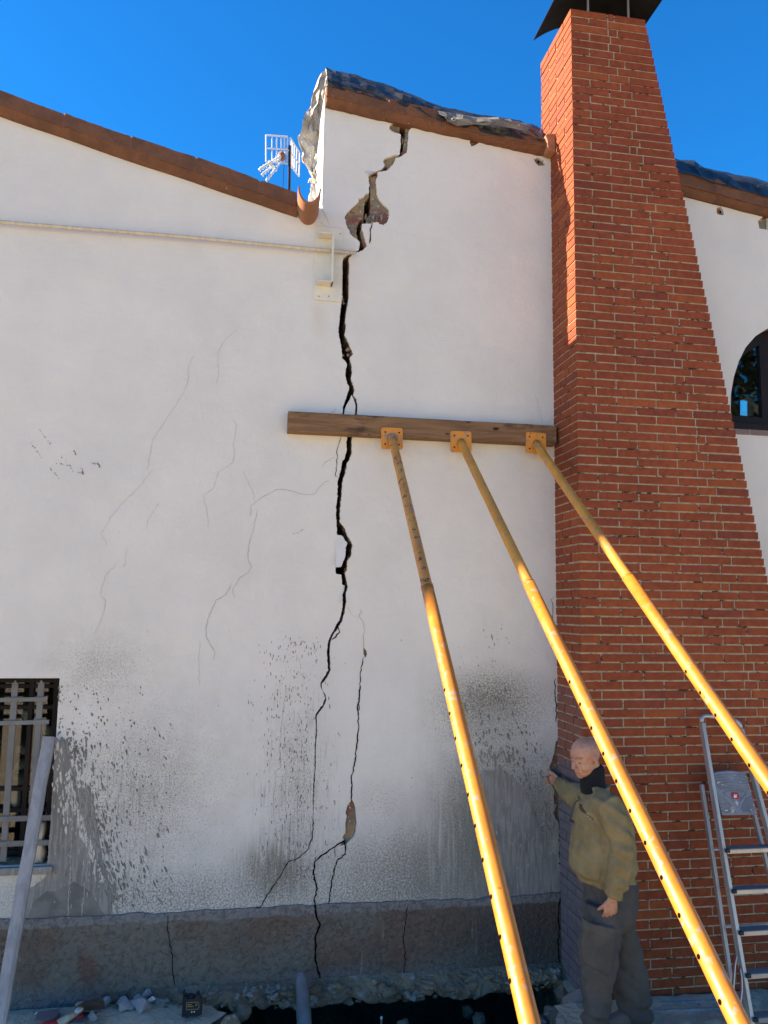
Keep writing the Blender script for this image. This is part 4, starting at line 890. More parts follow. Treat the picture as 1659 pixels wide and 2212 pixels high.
sheet('tarpaulin', 'dark grey tarpaulin draped along the top edge of the high gable', [
    pts(.35, (703, 150), (735, 160), (790, 172), (850, 190), (905, 212), (950, 232), (1000, 243), (1060, 253), (1120, 262), (1160, 275)),
    pts(.12, (705, 152), (738, 163), (790, 177), (850, 195), (905, 217), (950, 237), (1000, 248), (1060, 258), (1120, 268), (1165, 283)),
    pts(-.04, (706, 168), (738, 180), (790, 193), (850, 211), (905, 230), (950, 249), (1000, 262), (1060, 274), (1120, 287), (1172, 301)),
    pts(-.07, (708, 187), (738, 196), (790, 207), (850, 224), (905, 242), (950, 260), (1000, 276), (1060, 290), (1120, 300), (1175, 308))], M['tarp'], 3, .024, 3)
sheet('tarpaulin', 'silvery tarpaulin flap with eyelet hanging over the middle of the high verge', [
    pts(-.05, (945, 240), (985, 248), (1030, 254), (1075, 257), (1115, 264), (1145, 272)),
    pts(-.10, (950, 250), (985, 258), (1030, 264), (1075, 266), (1112, 272), (1140, 280)),
    pts(-.10, (965, 262), (988, 272), (1030, 270), (1070, 270), (1100, 276), (1135, 284))], M['tarp2'], 9, .018, 3)
sheet('tarpaulin', 'crumpled sun-brightened grey tarpaulin hanging down the sunlit left side of the gable', [
    pts(.42, (707, 146), (712, 160), (714, 175), (704, 200)), pts(.50, (688, 172), (694, 185), (700, 200), (699, 220)), pts(.55, (674, 215), (682, 225), (690, 235), (695, 245)),
    pts(.60, (656, 262), (668, 270), (681, 275), (691, 280)), pts(.65, (645, 300), (658, 310), (673, 312), (688, 312)), pts(.65, (650, 335), (660, 345), (672, 345), (685, 340)), pts(.62, (665, 368), (672, 372), (678, 370), (683, 365)),
    pts(.60, (674, 388), (677, 390), (680, 390), (683, 388))], M['tarp_sunlit'], 14, .034, 3, fr=6)
sheet('tarpaulin', 'loose grey tarpaulin tail below the white rope knot beside the gutter', [
    pts(.60, (673, 396), (677, 396), (682, 396)), pts(.55, (670, 415), (677, 418), (684, 418)), pts(.5, (662, 445), (672, 448), (684, 448))], M['tarp_sunlit'], 18, .012, 3)
sheet('tarpaulin', 'dark tarpaulin lying on the roof edge right of the chimney', [
    pts(.35, (1455, 345), (1495, 350), (1520, 365), (1570, 374), (1620, 383), (1659, 395), (1700, 407)),
    pts(.10, (1455, 350), (1497, 356), (1522, 369), (1570, 380), (1620, 390), (1659, 401), (1700, 413)),
    pts(-.08, (1457, 372), (1500, 380), (1525, 390), (1570, 404), (1620, 415), (1659, 428), (1700, 440))], M['tarp'], 22, .022, 3)
m = MB(); kc = at(677, 392, .58); rr = random.Random(2)
for k in range(5):
    a = [kc + Vector((math.cos(t_ + k) * .022 * (1 + .2 * k), rr.uniform(-.01, .01), math.sin(t_ * (1 + .2 * k)) * .018)) for t_ in [j * .7 for j in range(9)]]; m.tube(a, .004, 6)
o = m.build('rope_knot', M['whitepaint'], smooth=True); tag(o, 'white rope knotted round the hanging tarpaulin above the gutter tile', 'rope')
m = MB(); p = at(980, 258, -.12); m.tube([p + Vector((.012 * math.cos(t_), 0, .012 * math.sin(t_))) for t_ in [k * math.pi / 6 for k in range(12)]], .003, 6, closed=True); 
o = m.build('eyelet', M['alu'], [x for x in C.objects if x.name == 'tarpaulin.001'][0], smooth=True)

# ------------------------------------------------------------------ aerial
an2 = thing('tv_aerial', 'television aerial with grid reflector rising behind the lower roof', 'aerial', at(625, 430, 3.0))
Ac = crop(980, 480, 4.608); YA = 3.0
def ac(x, y, dy=0): return at(*Ac([(x, y)])[0], YA + dy)
m = MB(); m.tube([ac(728, 1500), ac(742, 430)], .014, 8); m.build('mast', simple('rusty_mast', (0.05, 0.025, 0.025), (0.03, 0.015, 0.015)), an2, smooth=True)
wm = simple('aerial_aluminium', (0.75, 0.76, 0.78), (0.68, 0.69, 0.70), metal=.2, rough=.5)
m = MB()
for x, yt, ybm in ((310, 235, 722), (420, 245, 712), (505, 250, 718), (588, 256, 722), (644, 262, 728), (700, 262, 765)): m.tube([ac(x, yt), ac(x, ybm)], .0075, 6)
for a, b in (((310, 240), (700, 268)), ((310, 475), (700, 500)), ((310, 715), (705, 760))): m.tube([ac(*a), ac(*b)], .009, 6)
m.build('reflector', wm, an2)
m = MB()
for k, (x, yt, ybm) in enumerate(((752, 285, 790), (775, 330, 815), (800, 370, 850), (832, 420, 880), (872, 470, 935), (922, 560, 985))): m.tube([ac(x, yt, .05 * k), ac(x - 8, ybm, .05 * k)], .0075, 6)
for a, b in (((752, 290), (922, 560)), ((755, 560), (925, 780)), ((755, 790), (908, 990))): m.tube([ac(*a), ac(*b, .25)], .009, 6)
m.build('reflector', wm, an2)
m = MB(); m.tube([ac(735, 520), ac(690, 545), ac(190, 865, -.5)], .013, 6)
for a, b in (((395, 830), (240, 955)), ((560, 760), (320, 1055))): m.tube([ac(*a, -.2), ac(*b, -.45)], .012, 6)
m.tube([ac(370, 740, -.3), ac(490, 880, -.2)], .02, 6); m.tube([ac(600, 620, -.1), ac(530, 700, -.15)], .012, 6)
m.build('boom', wm, an2, smooth=True)
m = MB()
for x, y in ((205, 860), (258, 825), (315, 790), (370, 740), (430, 700), (490, 660), (545, 620), (255, 950), (302, 905), (350, 870), (325, 1045), (365, 1000), (402, 950), (440, 905), (490, 750), (520, 745)): m.tube([ac(x, y - 50, -.3), ac(x + 3, y + 45, -.3)], .005, 5)
m.build('element', wm, an2)
m = MB(); m.tube([ac(590, 560, -.1), ac(590, 600, -.1), ac(620, 690, -.1)], [.03, .045, .03], 8); m.build('junction_box', M['gutter'], an2, smooth=True)
m = MB(); m.tube([ac(640, 760), ac(625, 960), ac(605, 1500)], .004, 5); m.build('cable', M['rubber'], an2)

# ------------------------------------------------------------------ stepladder
lad = thing('stepladder', 'paint spattered aluminium stepladder folded and leaning on the brick chimney', 'ladder', (3.0, -.9, 0))
YT, YB = -.50, -1.02
zTl = at(1514, 1560, YT).z; zBl = at(1621, 2208, YB).z
def ly(z): return YT + (YB - YT) * (zTl - z) / (zTl - zBl)
def lad_at(x, y):
    Y = YT
    for _ in range(12): Y = ly(at(x, y, Y).z)
    return at(x, y, Y)
L0, L1 = lad_at(1516, 1562), lad_at(1622, 2208); Rt0 = lad_at(1600, 1575); Rm = lad_at(1659, 1795)
dL = (L1 - L0); dL2 = dL / -dL.z; dR = (Rm - Rt0); dR2 = dR / -dR.z
def lp(z): return L0 + dL2 * (L0.z - z)
def rp(z): return Rt0 + dR2 * (Rt0.z - z)
def rail(name, f, z0, z1, w=.022, h=.05):
    m = MB(); m.beam(f(z0), f(z1), w, h, up=(0, 1, 0)); return m.build(name, M['alu'], lad, bevel=.003)
rail('rail', lp, .02, L0.z, .022, .045); rail('rail', rp, .02, Rt0.z, .022, .045)
m = MB(); a = lp(L0.z); b = rp(Rt0.z); topv = Vector((0, .0, .06)); hp = []
for k in range(17):
    t_ = math.pi * k / 16; cc = (a + b) / 2; ww = (b - a) / 2; hp.append(cc - ww * math.copysign(abs(math.cos(t_)) ** .5, math.cos(t_)) + Vector((0, .015 * math.sin(t_), .052 * math.sin(t_) ** .5)))
m.tube(hp, .0135, 10); m.build('top_hoop', M['alu'], lad, smooth=True)
off = Vector((0, .10, 0))
def lp2(z): return lp(z) + Vector((-.03, .07 + .02 * (1.3 - z), 0))
def rp2(z): return rp(z) + Vector((.0 - .02, .07 + .02 * (1.3 - z), 0))
zr = at(1532, 1690, YT).z
for f in (lp2, rp2):
    m = MB(); m.beam(f(.01), f(zr), .02, .03, up=(0, 1, 0)); m.build('rear_leg', M['alu'], lad, bevel=.003)
for y in (1836, 1924, 2014, 2107, 2203):
    zz = lad_at(1580, y).z; a = lp(zz) + Vector((.010, 0, 0)); b = rp(zz) - Vector((.010, 0, 0)); m = MB()
    m.add([a + Vector((0, -.035, -.012)), b + Vector((0, -.035, -.012)), b + Vector((0, .035, -.012)), a + Vector((0, .035, -.012)), a + Vector((0, -.035, .012)), b + Vector((0, -.035, .012)), b + Vector((0, .035, .012)), a + Vector((0, .035, .012))],
          [(3, 2, 1, 0), (4, 5, 6, 7), (0, 1, 5, 4), (1, 2, 6, 5), (2, 3, 7, 6), (3, 0, 4, 7)])
    so = m.build('step', M['alu'], lad, bevel=.002)
    m = MB(); m.add([a + Vector((0, -.033, .0125)), b + Vector((0, -.033, .0125)), b + Vector((0, .033, .0125)), a + Vector((0, .033, .0125)), a + Vector((0, -.033, .0155)), b + Vector((0, -.033, .0155)), b + Vector((0, .033, .0155)), a + Vector((0, .033, .0155))],
          [(3, 2, 1, 0), (4, 5, 6, 7), (0, 1, 5, 4), (1, 2, 6, 5), (2, 3, 7, 6), (3, 0, 4, 7)]); m.build('tread', M['tread'], so)
    m = MB(); m.box((a.x - .012, a.y - .043, a.z - .004), (a.x + .014, a.y - .024, a.z + .018)); m.box((b.x - .014, b.y - .043, b.z - .004), (b.x + .012, b.y - .024, b.z + .018)); m.build('step_cap', M['rubber'], so, bevel=.003)
# platform panel folded upright between the rails
Pc = crop(2750, 2950, 6.055)
def pp(x, y, d=0): 
    p = lad_at(*Pc([(x, y)])[0]); return p + Vector((0, .012 - d, 0))
ol = [(365, 600), (450, 560), (600, 540), (780, 532), (1000, 545), (1140, 565), (1180, 640), (1250, 950), (1440, 1560), (1430, 1575), (610, 1585), (590, 1560), (440, 950), (375, 700)]
m = MB(); P3 = [pp(*p) for p in ol]; c_ = sum(P3, Vector()) / len(P3); n_ = len(P3); bk_ = [p + Vector((0, .03, 0)) for p in P3]
m.add(P3 + bk_, [tuple(range(n_)), tuple(range(2 * n_ - 1, n_ - 1, -1))] + [(i, (i + 1) % n_, (i + 1) % n_ + n_, i + n_) for i in range(n_)])
def ribs(pl_, rr=.0028): m.tube([pp(x, y, .002) for x, y in pl_], rr, 6)
for y, x0, x1, gap in ((655, 400, 1160, 0), (720, 430, 1180, 1), (790, 450, 1190, 1), (850, 460, 1200, 0), (925, 480, 1215, 0), (985, 540, 1220, 0)):
    segs = [(x0, x1)] if not gap else [(x0, 700), (870, x1)]
    for s0, s1 in segs: ribs([(s0 + (s1 - s0) * k / 8, y - 45 * (1 - ((s0 + (s1 - s0) * k / 8 - 800) / 400) ** 2)) for k in range(9)])
ribs([(630, 1050), (700, 1015), (880, 1000), (1080, 1010), (1160, 1050), (1150, 1090), (1060, 1180), (1010, 1280), (1000, 1350), (960, 1370), (880, 1290), (780, 1170), (660, 1100), (630, 1050)])
for k in range(5):
    ribs([(520 + 15 * k, 1140 + 85 * k), (640 + 10 * k, 1180 + 80 * k), (750, 1270 + 62 * k), (850 - 22 * k, 1400 + 32 * k), (930 - 60 * k, 1530)]); ribs([(1290 + 15 * k, 1140 + 75 * k), (1180 + 22 * k, 1200 + 66 * k), (1090 + 38 * k, 1320 + 44 * k), (1060 + 58 * k, 1500 + 8 * k)])
plat = m.build('platform', M['platform'], lad)
def lpoly(name, ps, d, mat, par):
    m = MB(); P3 = [pp(x, y, d) for x, y in ps]; n_ = len(P3); m.add(P3 + [p + Vector((0, .004, 0)) for p in P3], [tuple(range(n_)), tuple(range(2 * n_ - 1, n_ - 1, -1))] + [(i, (i + 1) % n_, (i + 1) % n_ + n_, i + n_) for i in range(n_)]); return m.build(name, mat, par)
bd = lpoly('badge', [(805, 1060), (830, 1040), (930, 1038), (970, 1060), (1005, 1170), (985, 1195), (850, 1195), (835, 1180)], .0045, M['red'], plat)
lpoly('badge_emblem', [(850, 1140), (865, 1110), (880, 1065), (905, 1110), (930, 1075), (925, 1140), (950, 1160), (900, 1150), (880, 1180)], .0065, M['white'], bd)
m = MB(); rr = random.Random(8)
for k in range(26):
    x = rr.uniform(420, 1350); y = rr.choice([rr.uniform(560, 880), rr.uniform(1250, 1540)])
    if x < 420 + (y - 600) * .2: continue
    c0 = pp(x, y, .0055); s_ = rr.uniform(.001, .004); m.add([c0 + Vector((s_ * math.cos(t_) * rr.uniform(.7, 1.6), 0, s_ * math.sin(t_))) for t_ in [j * math.pi / 3 for j in range(6)]], [tuple(range(6))])
o = m.build('paint_spot', M['white'], plat); tag(o, kind='stuff')
for zz in (.95, .55): m = MB(); m.tube([lp2(zz), rp2(zz)], .008, 8); m.build('brace_bar', M['alu'], lad, smooth=True)
# strap hanging on the ladder
Sc = crop(2600, 3500, 3.913)
m = MB(); m2 = MB(); loop = [(1090, 960), (1110, 1000), (1085, 1150), (1065, 1400), (1055, 1650), (1060, 1800), (1090, 1880), (1130, 1850), (1170, 1700), (1190, 1500), (1185, 1320), (1165, 1200), (1172, 1150)]
lpz = [lad_at(*Sc([p])[0]) + Vector((-.0, -.03, 0)) for p in loop]
m.tube(lpz, .004, 6); m.v = m.v; o = m.build('strap', simple('dull_red_strap', (0.20, 0.035, 0.045), (0.14, 0.03, 0.035)), smooth=True); tag(o, 'red and white strap hanging in a loop from the stepladder', 'strap')
m2.tube([p + Vector((.008, -.002, 0)) for p in lpz[1:-1]], .0032, 6); m2.build('strap_edge', M['whitepaint'], o, smooth=True)

# ------------------------------------------------------------------ stones, slabs and tools on the ground
def rock(c_, sx, sy, sz, seed, name='stone', label=None, mat='rubble', cat='stone', grp=None, sharp=12, yaw=0, tilt=0, par=None):
    r = random.Random(seed); bm = bmesh.new()
    for k in range(sharp):
        v = Vector((r.gauss(0, 1), r.gauss(0, 1), r.gauss(0, 1))).normalized(); bm.verts.new((v.x * sx * r.uniform(.8, 1), v.y * sy * r.uniform(.8, 1), v.z * sz * r.uniform(.8, 1)))
    bmesh.ops.convex_hull(bm, input=bm.verts); 
    for v in [v for v in bm.verts if not v.link_faces]: bm.verts.remove(v)
    bmesh.ops.rotate(bm, verts=bm.verts, cent=(0, 0, 0), matrix=Matrix.Rotation(yaw, 3, 'Z') @ Matrix.Rotation(tilt, 3, 'Y'))
    zmin = min(v.co.z for v in bm.verts); 
    for v in bm.verts: v.co += Vector(c_) - Vector((0, 0, zmin))
    me = bpy.data.meshes.new(name); bm.to_mesh(me); bm.free(); o = bpy.data.objects.new(name, me); C.objects.link(o); me.materials.append(M[mat])
    b = o.modifiers.new('bevel', 'BEVEL'); b.width = min(sx, sy, sz) * .08; b.segments = 1
    if par: o.parent = par
    elif label: tag(o, label, cat, grp)
    return o
Hc = crop(0, 3350, 2.074)
def gz(x, y, z=.006): return atZ(*Hc([(x, y)])[0], z)
stones = [((1095, 1185), .052, .04, .034, 'grey concrete chunk against the plinth at the back of the rubble pile'), ((1150, 1190), .03, .03, .026, 'small grey concrete chip beside the back chunk of the pile'),
          ((1275, 1180), .050, .035, .032, 'grey concrete chunk at the right end of the rubble pile'), ((1205, 1215), .050, .03, .030, 'long grey concrete chunk sloping in the middle of the rubble pile'),
          ((1130, 1235), .040, .03, .026, 'rounded grey concrete lump in the middle of the rubble pile'), ((1005, 1290), .034, .04, .045, 'pointed grey concrete shard at the left front of the rubble pile'),
          ((1075, 1275), .044, .035, .026, 'flat grey concrete chunk behind the largest front stone'), ((1115, 1330), .062, .045, .038, 'largest grey concrete chunk at the front of the rubble pile'),
          ((985, 1235), .035, .03, .018, 'low grey concrete chip on the left of the rubble pile'), ((1195, 1265), .032, .03, .016, 'small flat grey chip at the right front of the rubble pile'),
          ((1350, 1185), .030, .022, .014, 'grey concrete chip lying alone right of the rubble pile'), ((870, 1245), .026, .026, .026, 'mossy grey stone between the slabs and the rubble pile'),
          ((745, 1395), .032, .03, .03, 'greenish grey stone at the edge of the front slab')]
for i, ((x, y), a, b, c_, lb) in enumerate(stones): rock(gz(x, y + (26 if y < 1300 else 0)), a * 1.35, b * 1.2, c_ * 1.45, 40 + i, 'stone', lb, 'rubble', 'stone', 'broken concrete pieces beside the wall', yaw=i * 1.3, tilt=.2 * math.sin(i))
rock(gz(1225, 1240, .03), .034, .02, .02, 77, 'plaster_chip', 'white plaster chip lying on top of the grey rubble pile', 'white', 'plaster chip')
rock(gz(1480, 1190), .016, .012, .010, 78, 'plaster_chip', 'small white plaster chip beside the dark laser level', 'white', 'plaster chip')
rock(gz(915, 1240), .018, .016, .018, 79, 'brick_fragment', 'reddish brick fragment between slabs and grey rubble', 'gutter', 'brick fragment')
rock(gz(300, 1350), .014, .014, .014, 80, 'plaster_chip', 'tiny white chip on the leftmost reddish slab', 'white', 'plaster chip')
rock(gz(950, 1290), .03, .03, .012, 82, 'stone', 'thin grey flake lying flat left of the rubble pile', 'rock', 'stone')
def slab(ps, z0, th, label, seed):
    P_ = [gz(x, y, z0) for x, y in ps]; n_ = len(P_); m = MB(); dn = Vector((0, 0, th)); m.add([p + dn for p in P_] + P_, [tuple(range(n_)), tuple(range(2 * n_ - 1, n_ - 1, -1))] + [(i, (i + 1) % n_, (i + 1) % n_ + n_, i + n_) for i in range(n_)])
    o = m.build('slab', M['slab'], bevel=.003); tag(o, label, 'slab', 'reddish slabs on the ground')
slab([(640, 1290), (690, 1240), (850, 1228), (850, 1240), (800, 1325), (650, 1330)], .012, .028, 'reddish slab lying under the shovel blade', 1)
slab([(285, 1410), (310, 1350), (470, 1325), (490, 1360), (440, 1405), (360, 1440)], .012, .025, 'reddish slab under the red shovel grip at the left', 2)
slab([(560, 1414), (620, 1375), (740, 1362), (755, 1372), (690, 1440), (560, 1450)], .010, .025, 'reddish slab in front of the red handled cutters', 3)
# shovel
sh = thing('shovel', 'shovel with dark steel blade, pale handle and red grip lying on slabs', 'shovel', gz(620, 1290, 0))
def sp_(x, y, z): return gz(x, y, z)
bl = [sp_(610, 1275, .09), sp_(700, 1225, .17), sp_(800, 1200, .21), sp_(850, 1235, .16), sp_(858, 1290, .06), (sp_(790, 1300, .06)), sp_(640, 1310, .05)]
m = MB(); n_ = len(bl); cc = sum(bl, Vector()) / n_ + Vector((0, .02, -.01)); m.add(bl + [cc] + [p + Vector((0, .004, -.002)) for p in bl] + [cc + Vector((0, .004, -.002))], [(i, (i + 1) % n_, n_) for i in range(n_)] + [((i + 1) % n_ + n_ + 1, i + n_ + 1, 2 * n_ + 1) for i in range(n_)] + [(i, (i + 1) % n_, (i + 1) % n_ + n_ + 1, i + n_ + 1) for i in range(n_)])
m.build('blade', simple('worn_blade_steel', (0.10, 0.09, 0.085), (0.06, 0.055, 0.052), 9, .6, .3), sh, smooth=False)
m = MB(); m.tube([sp_(660, 1260, .085), sp_(650, 1300, .07), sp_(615, 1335, .06)], [.032, .022, .015], 10); m.build('socket', M['alu'], sh, smooth=True)
m = MB(); m.tube([sp_(618, 1330, .06), sp_(540, 1375, .055), sp_(460, 1425, .05)], [.015, .020, .022], 12); m.build('handle', M['pipe'], sh, smooth=True)
m = MB(); m.tube([sp_(465, 1420, .05), sp_(440, 1432, .05), sp_(380, 1450, .048), sp_(300, 1470, .045)], [.020, .032, .034, .028], 12); m.build('grip', M['red'], sh, smooth=True)
cu = thing('bolt_cutter', 'red handled bolt cutter lying beside the shovel', 'bolt cutter', gz(640, 1360, 0))
for a, b in (((560, 1385), (680, 1345)), ((590, 1350), (680, 1328))):
    m = MB(); m.tube([sp_(*a, .03), sp_(*b, .04)], .0105, 10); m.build('handle', M['red'], cu, smooth=True)
for a, b in (((680, 1345), (770, 1325)), ((680, 1328), (790, 1322))):
    m = MB(); m.tube([sp_(*a, .04), sp_(*b, .042)], [.007, .005], 8); m.build('arm', M['rubber'], cu, smooth=True)
# laser level
lc = gz(1570, 1330, .012); lv = thing('laser_level', 'black boxy laser level with yellow framed label standing on the slab', 'laser level', lc)
navy = simple('navy_black_plastic', (0.018, 0.022, 0.034), (0.012, 0.015, 0.022), 9, .45)
m = MB(); prof = [(-.048, 0), (.050, 0), (.056, .012), (.056, .062), (.046, .085), (.036, .112), (.022, .114), (.012, .094), (-.030, .094), (-.036, .104), (-.048, .104)]
m.prism([[(lc.x + x, lc.z + z) for x, z in prof]], lc.y - .03, lc.y + .03); m.build('body', navy, lv, bevel=.003)
m = MB(); m.box((lc.x - .058, lc.y - .034, lc.z), (lc.x - .0485, lc.y + .034, lc.z + .124)); m.build('mounting_plate', M['rubber'], lv, bevel=.002)
m = MB(); m.tube([Vector((lc.x - .012, lc.y, lc.z + .0945)), Vector((lc.x - .012, lc.y, lc.z + .106))], .022, 18); m.build('knob', M['rubber'], lv, bevel=.002)
yl = simple('yellow_label_frame', (0.42, 0.27, 0.05), (0.36, 0.23, 0.04)); fp = [(-.034, .036), (.034, .036), (.040, .048), (.038, .066), (.028, .078), (-.034, .078)]
m = MB(); m.prism([[(lc.x + x, lc.z + z) for x, z in fp], [(lc.x + x * .93, lc.z + .057 + (z - .057) * .86) for x, z in fp]], lc.y - .0315, lc.y - .0302); m.build('label_frame', yl, lv)
m = MB()
for k, (w0, w1) in enumerate(((-.028, -.004), (-.028, .006), (.018, .026))):
    z_ = lc.z + (.062, .052, .056)[k]; m.box((lc.x + w0, lc.y - .0312, z_), (lc.x + w1, lc.y - .0303, z_ + (.004 if k < 2 else .010)))
m.build('print', yl, lv)
for dx in (-.002, .012): m = MB(); m.tube([Vector((lc.x + dx, lc.y - .030, lc.z + .024)), Vector((lc.x + dx, lc.y - .032, lc.z + .024))], .004, 8); m.build('button', M['white'], lv)
# pipe and rebar in the trench
a = at(652, 2122, -.175); b = at(662, 2290, -.33); m = MB(); m.tube([a + Vector((0, .03, .04)), a, a.lerp(b, .35), a.lerp(b, .36), b], [.030, .0365, .041, .044, .0445], 20); o = m.build('drain_pipe', M['pvc'], smooth=True); tag(o, 'grey plastic drain pipe poking out under the wall into the trench', 'pipe')
a = at(824, 2199, -.25); m = MB(); m.tube([a, a + Vector((-.01, -.05, -.45))], .006, 8); o = m.build('rebar', M['gutter'], smooth=True); tag(o, 'thin rusty reinforcing bar standing in the dark trench', 'rebar')
m = MB(); m.tube([a + Vector((0, 0, .006)), a + Vector((0, 0, -.006))], .0075, 8); m.build('bar_tip', M['white'], o)
# footing stones in the pit and by the chimney base
for i, (x, y, Y, s_, lb) in enumerate(((1225, 2135, -.10, .10, 'dark footing stone wedged at the corner under the wall'), (1240, 2175, -.34, .12, 'broken grey footing stone below the brick corner'), (1195, 2190, -.30, .09, 'dark stone deep in the trench beside the corner'),
                                    (1165, 2207, -.35, .07, 'grey stone on the trench side behind the left prop'), (1035, 2200, -.1, .06, 'small dark stone in the trench right of the pipe'), (1010, 2180, .05, .05, 'dark stone under the overhanging footing'),
                                    (520, 2175, -.12, .08, 'rough stone in the left bank of the trench'), (500, 2205, -.4, .08, 'rough brown stone at the left rim of the trench'), (1215, 2212, -.5, .09, 'grey stone at the trench rim beside the man'), (870, 2208, -.2, .05, 'grey stone in the trench beside the rusty bar'))):
    p = at(x, y, Y); p.z -= s_; rock(p, s_ * 1.1, s_, s_ * .9, 90 + i, 'stone', lb, 'rock', 'stone', 'stones in the trench', sharp=18, yaw=i)
rock(at(1248, 2165, PC + .06) - Vector((0, 0, .08)), .11, .07, .10, 131, 'stone', 'reddish broken masonry lump exposed at the foot of the chimney corner', 'slab', 'stone', None, sharp=16)
# chips scattered on the dirt by the chimney
m = MB(); r = random.Random(77)
for k in range(420):
    x = r.uniform(1.85, 4.4); y = r.uniform(-1.0, -.43) if x > 2.2 else r.uniform(-.9, -.6); s_ = .004 + .014 * r.random() ** 3; ps = [Vector((x + s_ * r.uniform(-1, 1), y + s_ * r.uniform(-1, 1), .012 + s_ * r.uniform(-.6, .8))) for _ in range(6)]
    m.add(ps, [(0, 1, 2), (0, 2, 3), (0, 3, 4), (1, 2, 5), (2, 3, 5), (0, 1, 4), (1, 4, 5), (3, 4, 5)])
for k in range(260):
    x = r.uniform(-1.4, -.05); y = -r.uniform(.06, .75) ; s_ = .003 + .010 * r.random() ** 3; ps = [Vector((x + s_ * r.uniform(-1, 1), y + s_ * r.uniform(-1, 1), .010 + s_ * r.uniform(-.6, .8))) for _ in range(6)]
    m.add(ps, [(0, 1, 2), (0, 2, 3), (0, 3, 4), (1, 2, 5), (2, 3, 5), (0, 1, 4), (1, 4, 5), (3, 4, 5)])
o = m.build('gravel', M['rubble']); tag(o, 'fine grey rubble chips scattered over the ground by the chimney', 'gravel', kind='stuff')
for i, (y, w) in enumerate(((2166, .02), (2184, .026))):   # two low weathered edging battens by the chimney foot
    a = atZ(1410, y + 3, .012); b = atZ(1500, y - 1, .012); m = MB(); m.beam(a - (b - a) * .2, b + (b - a) * 1.5, .022, w, c=None); o = m.build('batten', M['greywood'], bevel=.003)
    tag(o, ('dusty batten lying on the dirt nearest the chimney foot', 'dusty batten lying on the dirt in front of the other batten')[i], 'batten')

# ------------------------------------------------------------------ the man
YM = -.78
def pm(x, y, dy=0.0): return at(x, y, YM + dy)
man = thing('person', 'bald man in a khaki jacket and grey work trousers reaching to the crack', 'person', (pm(1310, 2205).x, YM, 0))
def ell(m, c_, r, rot=None, n=18):
    rings = []
    for i in range(1, 10):
        t_ = math.pi * i / 10; rg = []
        for k in range(n):
            a = 2 * math.pi * k / n; v = Vector((r[0] * math.sin(t_) * math.cos(a), r[1] * math.sin(t_) * math.sin(a), -r[2] * math.cos(t_)))
            if rot: v = rot @ v
            rg.append(Vector(c_) + v)
        rings.append(rg)
    m.rings(rings)
def loft(m, secs, n=24):
    """secs: (centre, half along a, half along b, vec a, vec b)"""
    m.rings([[Vector(c_) + Vector(va) * (ra * math.copysign(abs(math.cos(t_)) ** .9, math.cos(t_))) + Vector(vb) * (rb * math.copysign(abs(math.sin(t_)) ** .9, math.sin(t_))) for t_ in [2 * math.pi * k / n for k in range(n)]] for c_, ra, rb, va, vb in secs])
def organic(m, name, mat, parent, voxel, smooth=3, push=None, sfac=.5):
    o = m.build('tmp', None, None); md = o.modifiers.new('r', 'REMESH'); md.mode = 'VOXEL'; md.voxel_size = voxel; md.adaptivity = 0
    sm = o.modifiers.new('s', 'SMOOTH'); sm.iterations = smooth; sm.factor = sfac
    dg = bpy.context.evaluated_depsgraph_get(); dg.update(); me = bpy.data.meshes.new_from_object(o.evaluated_get(dg)); bpy.data.objects.remove(o)
    if push:
        me.update(); no = [v.normal.copy() for v in me.vertices]
        for v, n_ in zip(me.vertices, no): v.co = push(v.co.copy(), n_)
    me.polygons.foreach_set('use_smooth', [True] * len(me.polygons)); me.materials.clear(); me.materials.append(mat); me.name = name
    o = bpy.data.objects.new(name, me); C.objects.link(o); o.parent = parent; o.matrix_parent_inverse = Matrix.Translation(-parent.location); return o
EX, EY, EZ = Vector((1, 0, 0)), Vector((0, 1, 0)), Vector((0, 0, 1))
hcn = pm(1264, 1634, 0)
yaw, pit = math.radians(201), math.radians(17)
HR = Matrix.Rotation(yaw, 3, 'Z') @ Matrix.Rotation(pit, 3, 'Y')       # local x = face forward, y = his left, z = up
def H(f, l, u): return hcn + HR @ Vector((f, l, u))
body = MB()
ell(body, H(-.008, 0, .022), (.097, .076, .086), HR); ell(body, H(.022, 0, -.035), (.068, .061, .078), HR); ell(body, H(.045, 0, -.072), (.044, .042, .034), HR); ell(body, H(.068, 0, -.088), (.020, .024, .018), HR)
ell(body, H(.045, .036, -.032), (.036, .026, .034), HR); ell(body, H(.045, -.036, -.032), (.036, .026, .034), HR)
body.tube([H(.083, 0, .010), H(.098, 0, -.012), H(.109, 0, -.030)], [.008, .011, .014], 10); ell(body, H(.103, .011, -.034), (.010, .009, .008), HR); ell(body, H(.103, -.011, -.034), (.010, .009, .008), HR)
for sgn in (1, -1):
    ell(body, H(.070, sgn * .028, .020), (.014, .022, .007), HR); ell(body, H(-.008, sgn * .076, -.012), (.019, .008, .032), HR @ Matrix.Rotation(sgn * .35, 3, 'Z'))
    ell(body, H(-.002, sgn * .078, -.036), (.010, .007, .012), HR)
    ell(body, H(.072, sgn * .030, .000), (.014, .015, .0115), HR)
ell(body, H(.086, 0, -.058), (.012, .023, .0065), HR); ell(body, H(.083, 0, -.069), (.012, .021, .0065), HR)
nk = pm(1283, 1700, .0)
loft(body, [(H(-.02, 0, -.03), .052, .055, EX, EY), (H(-.028, 0, -.09), .056, .058, EX, EY), (nk, .062, .066, EX, EY), (pm(1296, 1735, 0), .09, .13, EX, EY), (pm(1300, 1790, 0), .11, .15, EX, EY), (pm(1304, 1850, 0), .11, .12, EX, EY), (pm(1312, 1905, 0), .09, .10, EX, EY), (pm(1318, 1950, 0), .07, .09, EX, EY)])
